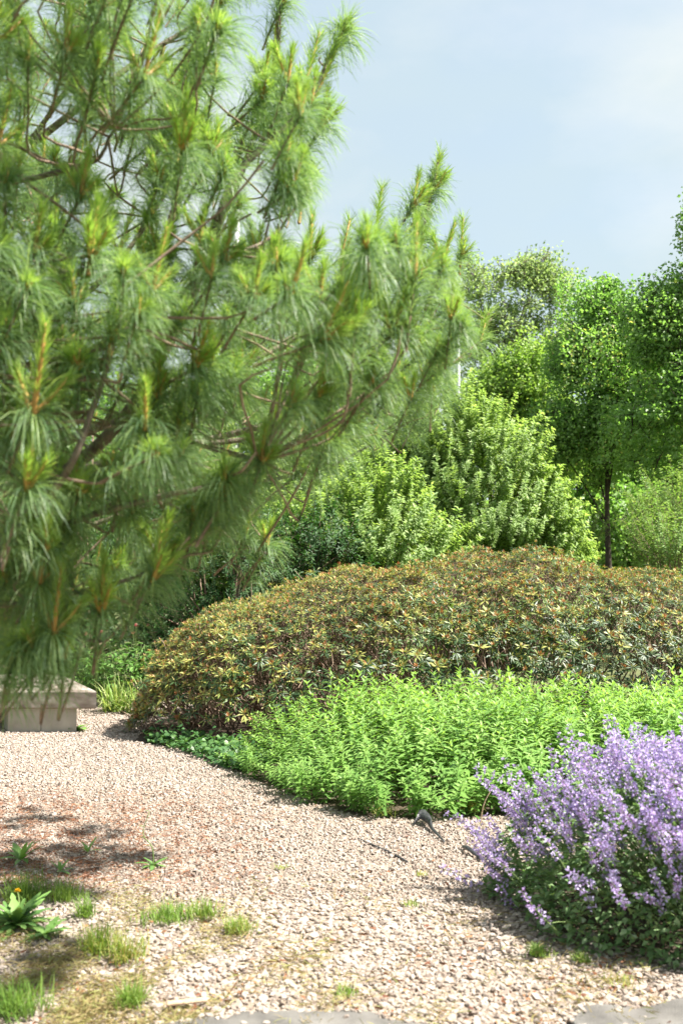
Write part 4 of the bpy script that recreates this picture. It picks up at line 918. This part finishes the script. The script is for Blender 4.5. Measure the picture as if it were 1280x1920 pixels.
def litter(x, y):
    f = np.interp(x, [-60, 150, 380, 540], [1, .85, .5, 0]) * np.interp(y, [1470, 1510, 1640, 1690], [0, 1, .8, 0])
    return f * max(.2, .42 + .5 * math.sin(x * .05 + y * .11 + 2 * math.sin(x * .017)) * math.sin(y * .13 - x * .031)) * .8
link('dry_grass', mesh('dry_grass', scatter_blades(8500, thatch, .025, .06, .003, .022), M_dry), None, (0, 0, 0), 'stuff', 'straw-coloured grass thatch lying on the lower left gravel', 'dry grass')
link('needle_litter', mesh('needle_litter', scatter_blades(9000, litter, .012, .045, .003, .014), M_litter), None, (0, 0, 0), 'stuff', 'reddish fallen pine needles on the gravel at left', 'litter')
def anywhere(x, y): return (.25 + .2 * math.sin(x * .02 + y * .03)) * (y - 1380) / 540 if not (x > 860 and y < 1760) else 0
link('fallen_leaves', mesh('fallen_leaves', scatter_blades(900, anywhere, .012, .032, .0085, .014), M_litter), None, (0, 0, 0), 'stuff', 'small brown leaf crumbs scattered over the gravel path', 'litter')
# scraps of black edging and irrigation hose
def scrap(name, pp, wid, label, crump=.02, hgt=.03):
    r = np.random.default_rng(len(label)); path_ = smooth_path([np.array([*G(a, b), h]) for a, b, h in pp], 14); g = Geo(); V = []
    side = np.array([.35, .9, .2])
    for i, c in enumerate(path_):
        ww = np.interp(i, np.linspace(0, 13, len(wid)), wid)
        for j, s in enumerate(np.linspace(-1, 1, 5)): V.append(c + side * ww * s + r.normal(size=3) * crump * ww * 8 * .3 + [0, 0, (1 - abs(s)) * ww * .7])
    V = np.array(V); V[:, 2] = np.maximum(V[:, 2], .012); Q = [[i * 5 + j, i * 5 + j + 1, i * 5 + 6 + j, i * 5 + 5 + j] for i in range(13) for j in range(4)]
    g.add(V, Q); o = link(name, mesh(name, g, M_black), None, (0, 0, 0), None, label, 'plastic scrap', 'black plastic scraps')
    m = o.modifiers.new('thickness', 'SOLIDIFY'); m.thickness = .003
scrap('plastic_scrap', [(778, 1550, .02), (790, 1545, .05), (804, 1552, .045), (809, 1562, .03), (820, 1572, .02), (834, 1585, .015)], [.035, .06, .05, .02, .012, .006], 'crumpled black plastic scrap lying at the edge of the green bed')
scrap('plastic_scrap', [(866, 1594, .015), (876, 1602, .03), (890, 1610, .025), (905, 1618, .012)], [.01, .022, .022, .008], 'flat black plastic scrap poking out beside the catmint')
g = Geo(); sp = smooth_path([np.array([*G(a, b), h]) for a, b, h in ((650, 1566, -.004), (672, 1575, .004), (700, 1588, .008), (735, 1605, .012), (764, 1621, .012))], 16)
tube(g, sp, .0055, 8); link('irrigation_hose', mesh('irrigation_hose', g, M_black), None, (0, 0, 0), None, 'thin black hose half buried in the gravel', 'hose')
g = Geo(); a, b = G(312, 1897), G(388, 1889); boxgeo(g, (a + b) / 2, np.linalg.norm(b - a) / 2, .014, .02, .032, math.atan2(*(b - a)[::-1]), .004)
link('wood_chip', mesh('wood_chip', g, M_chip, True), None, (0, 0, 0), None, 'bleached splinter of wood at the corner of the centre slab', 'wood chip')
g = Geo(); sp = smooth_path([P(900, 1540, 6.35), P(908, 1505, 6.35), P(922, 1480, 6.36)], 6); sp[0][2] = .01; tube(g, sp, [.004, .004, .004, .003, .003, .002], 5)
link('dry_stalk', mesh('dry_stalk', g, M_chip), None, (0, 0, 0), None, 'single reddish dry stalk leaning at the front of the green bed', 'stalk')
g = Geo(); sp = smooth_path([np.array([*G(228, 1338), .03]), np.array([*G(245, 1348), .02]), np.array([*G(262, 1360), .015])], 8); tube(g, sp, .008, 6)
link('fallen_twig', mesh('fallen_twig', g, M_twig), None, (0, 0, 0), None, 'short brown twig lying on gravel left of the rhododendron', 'twig')
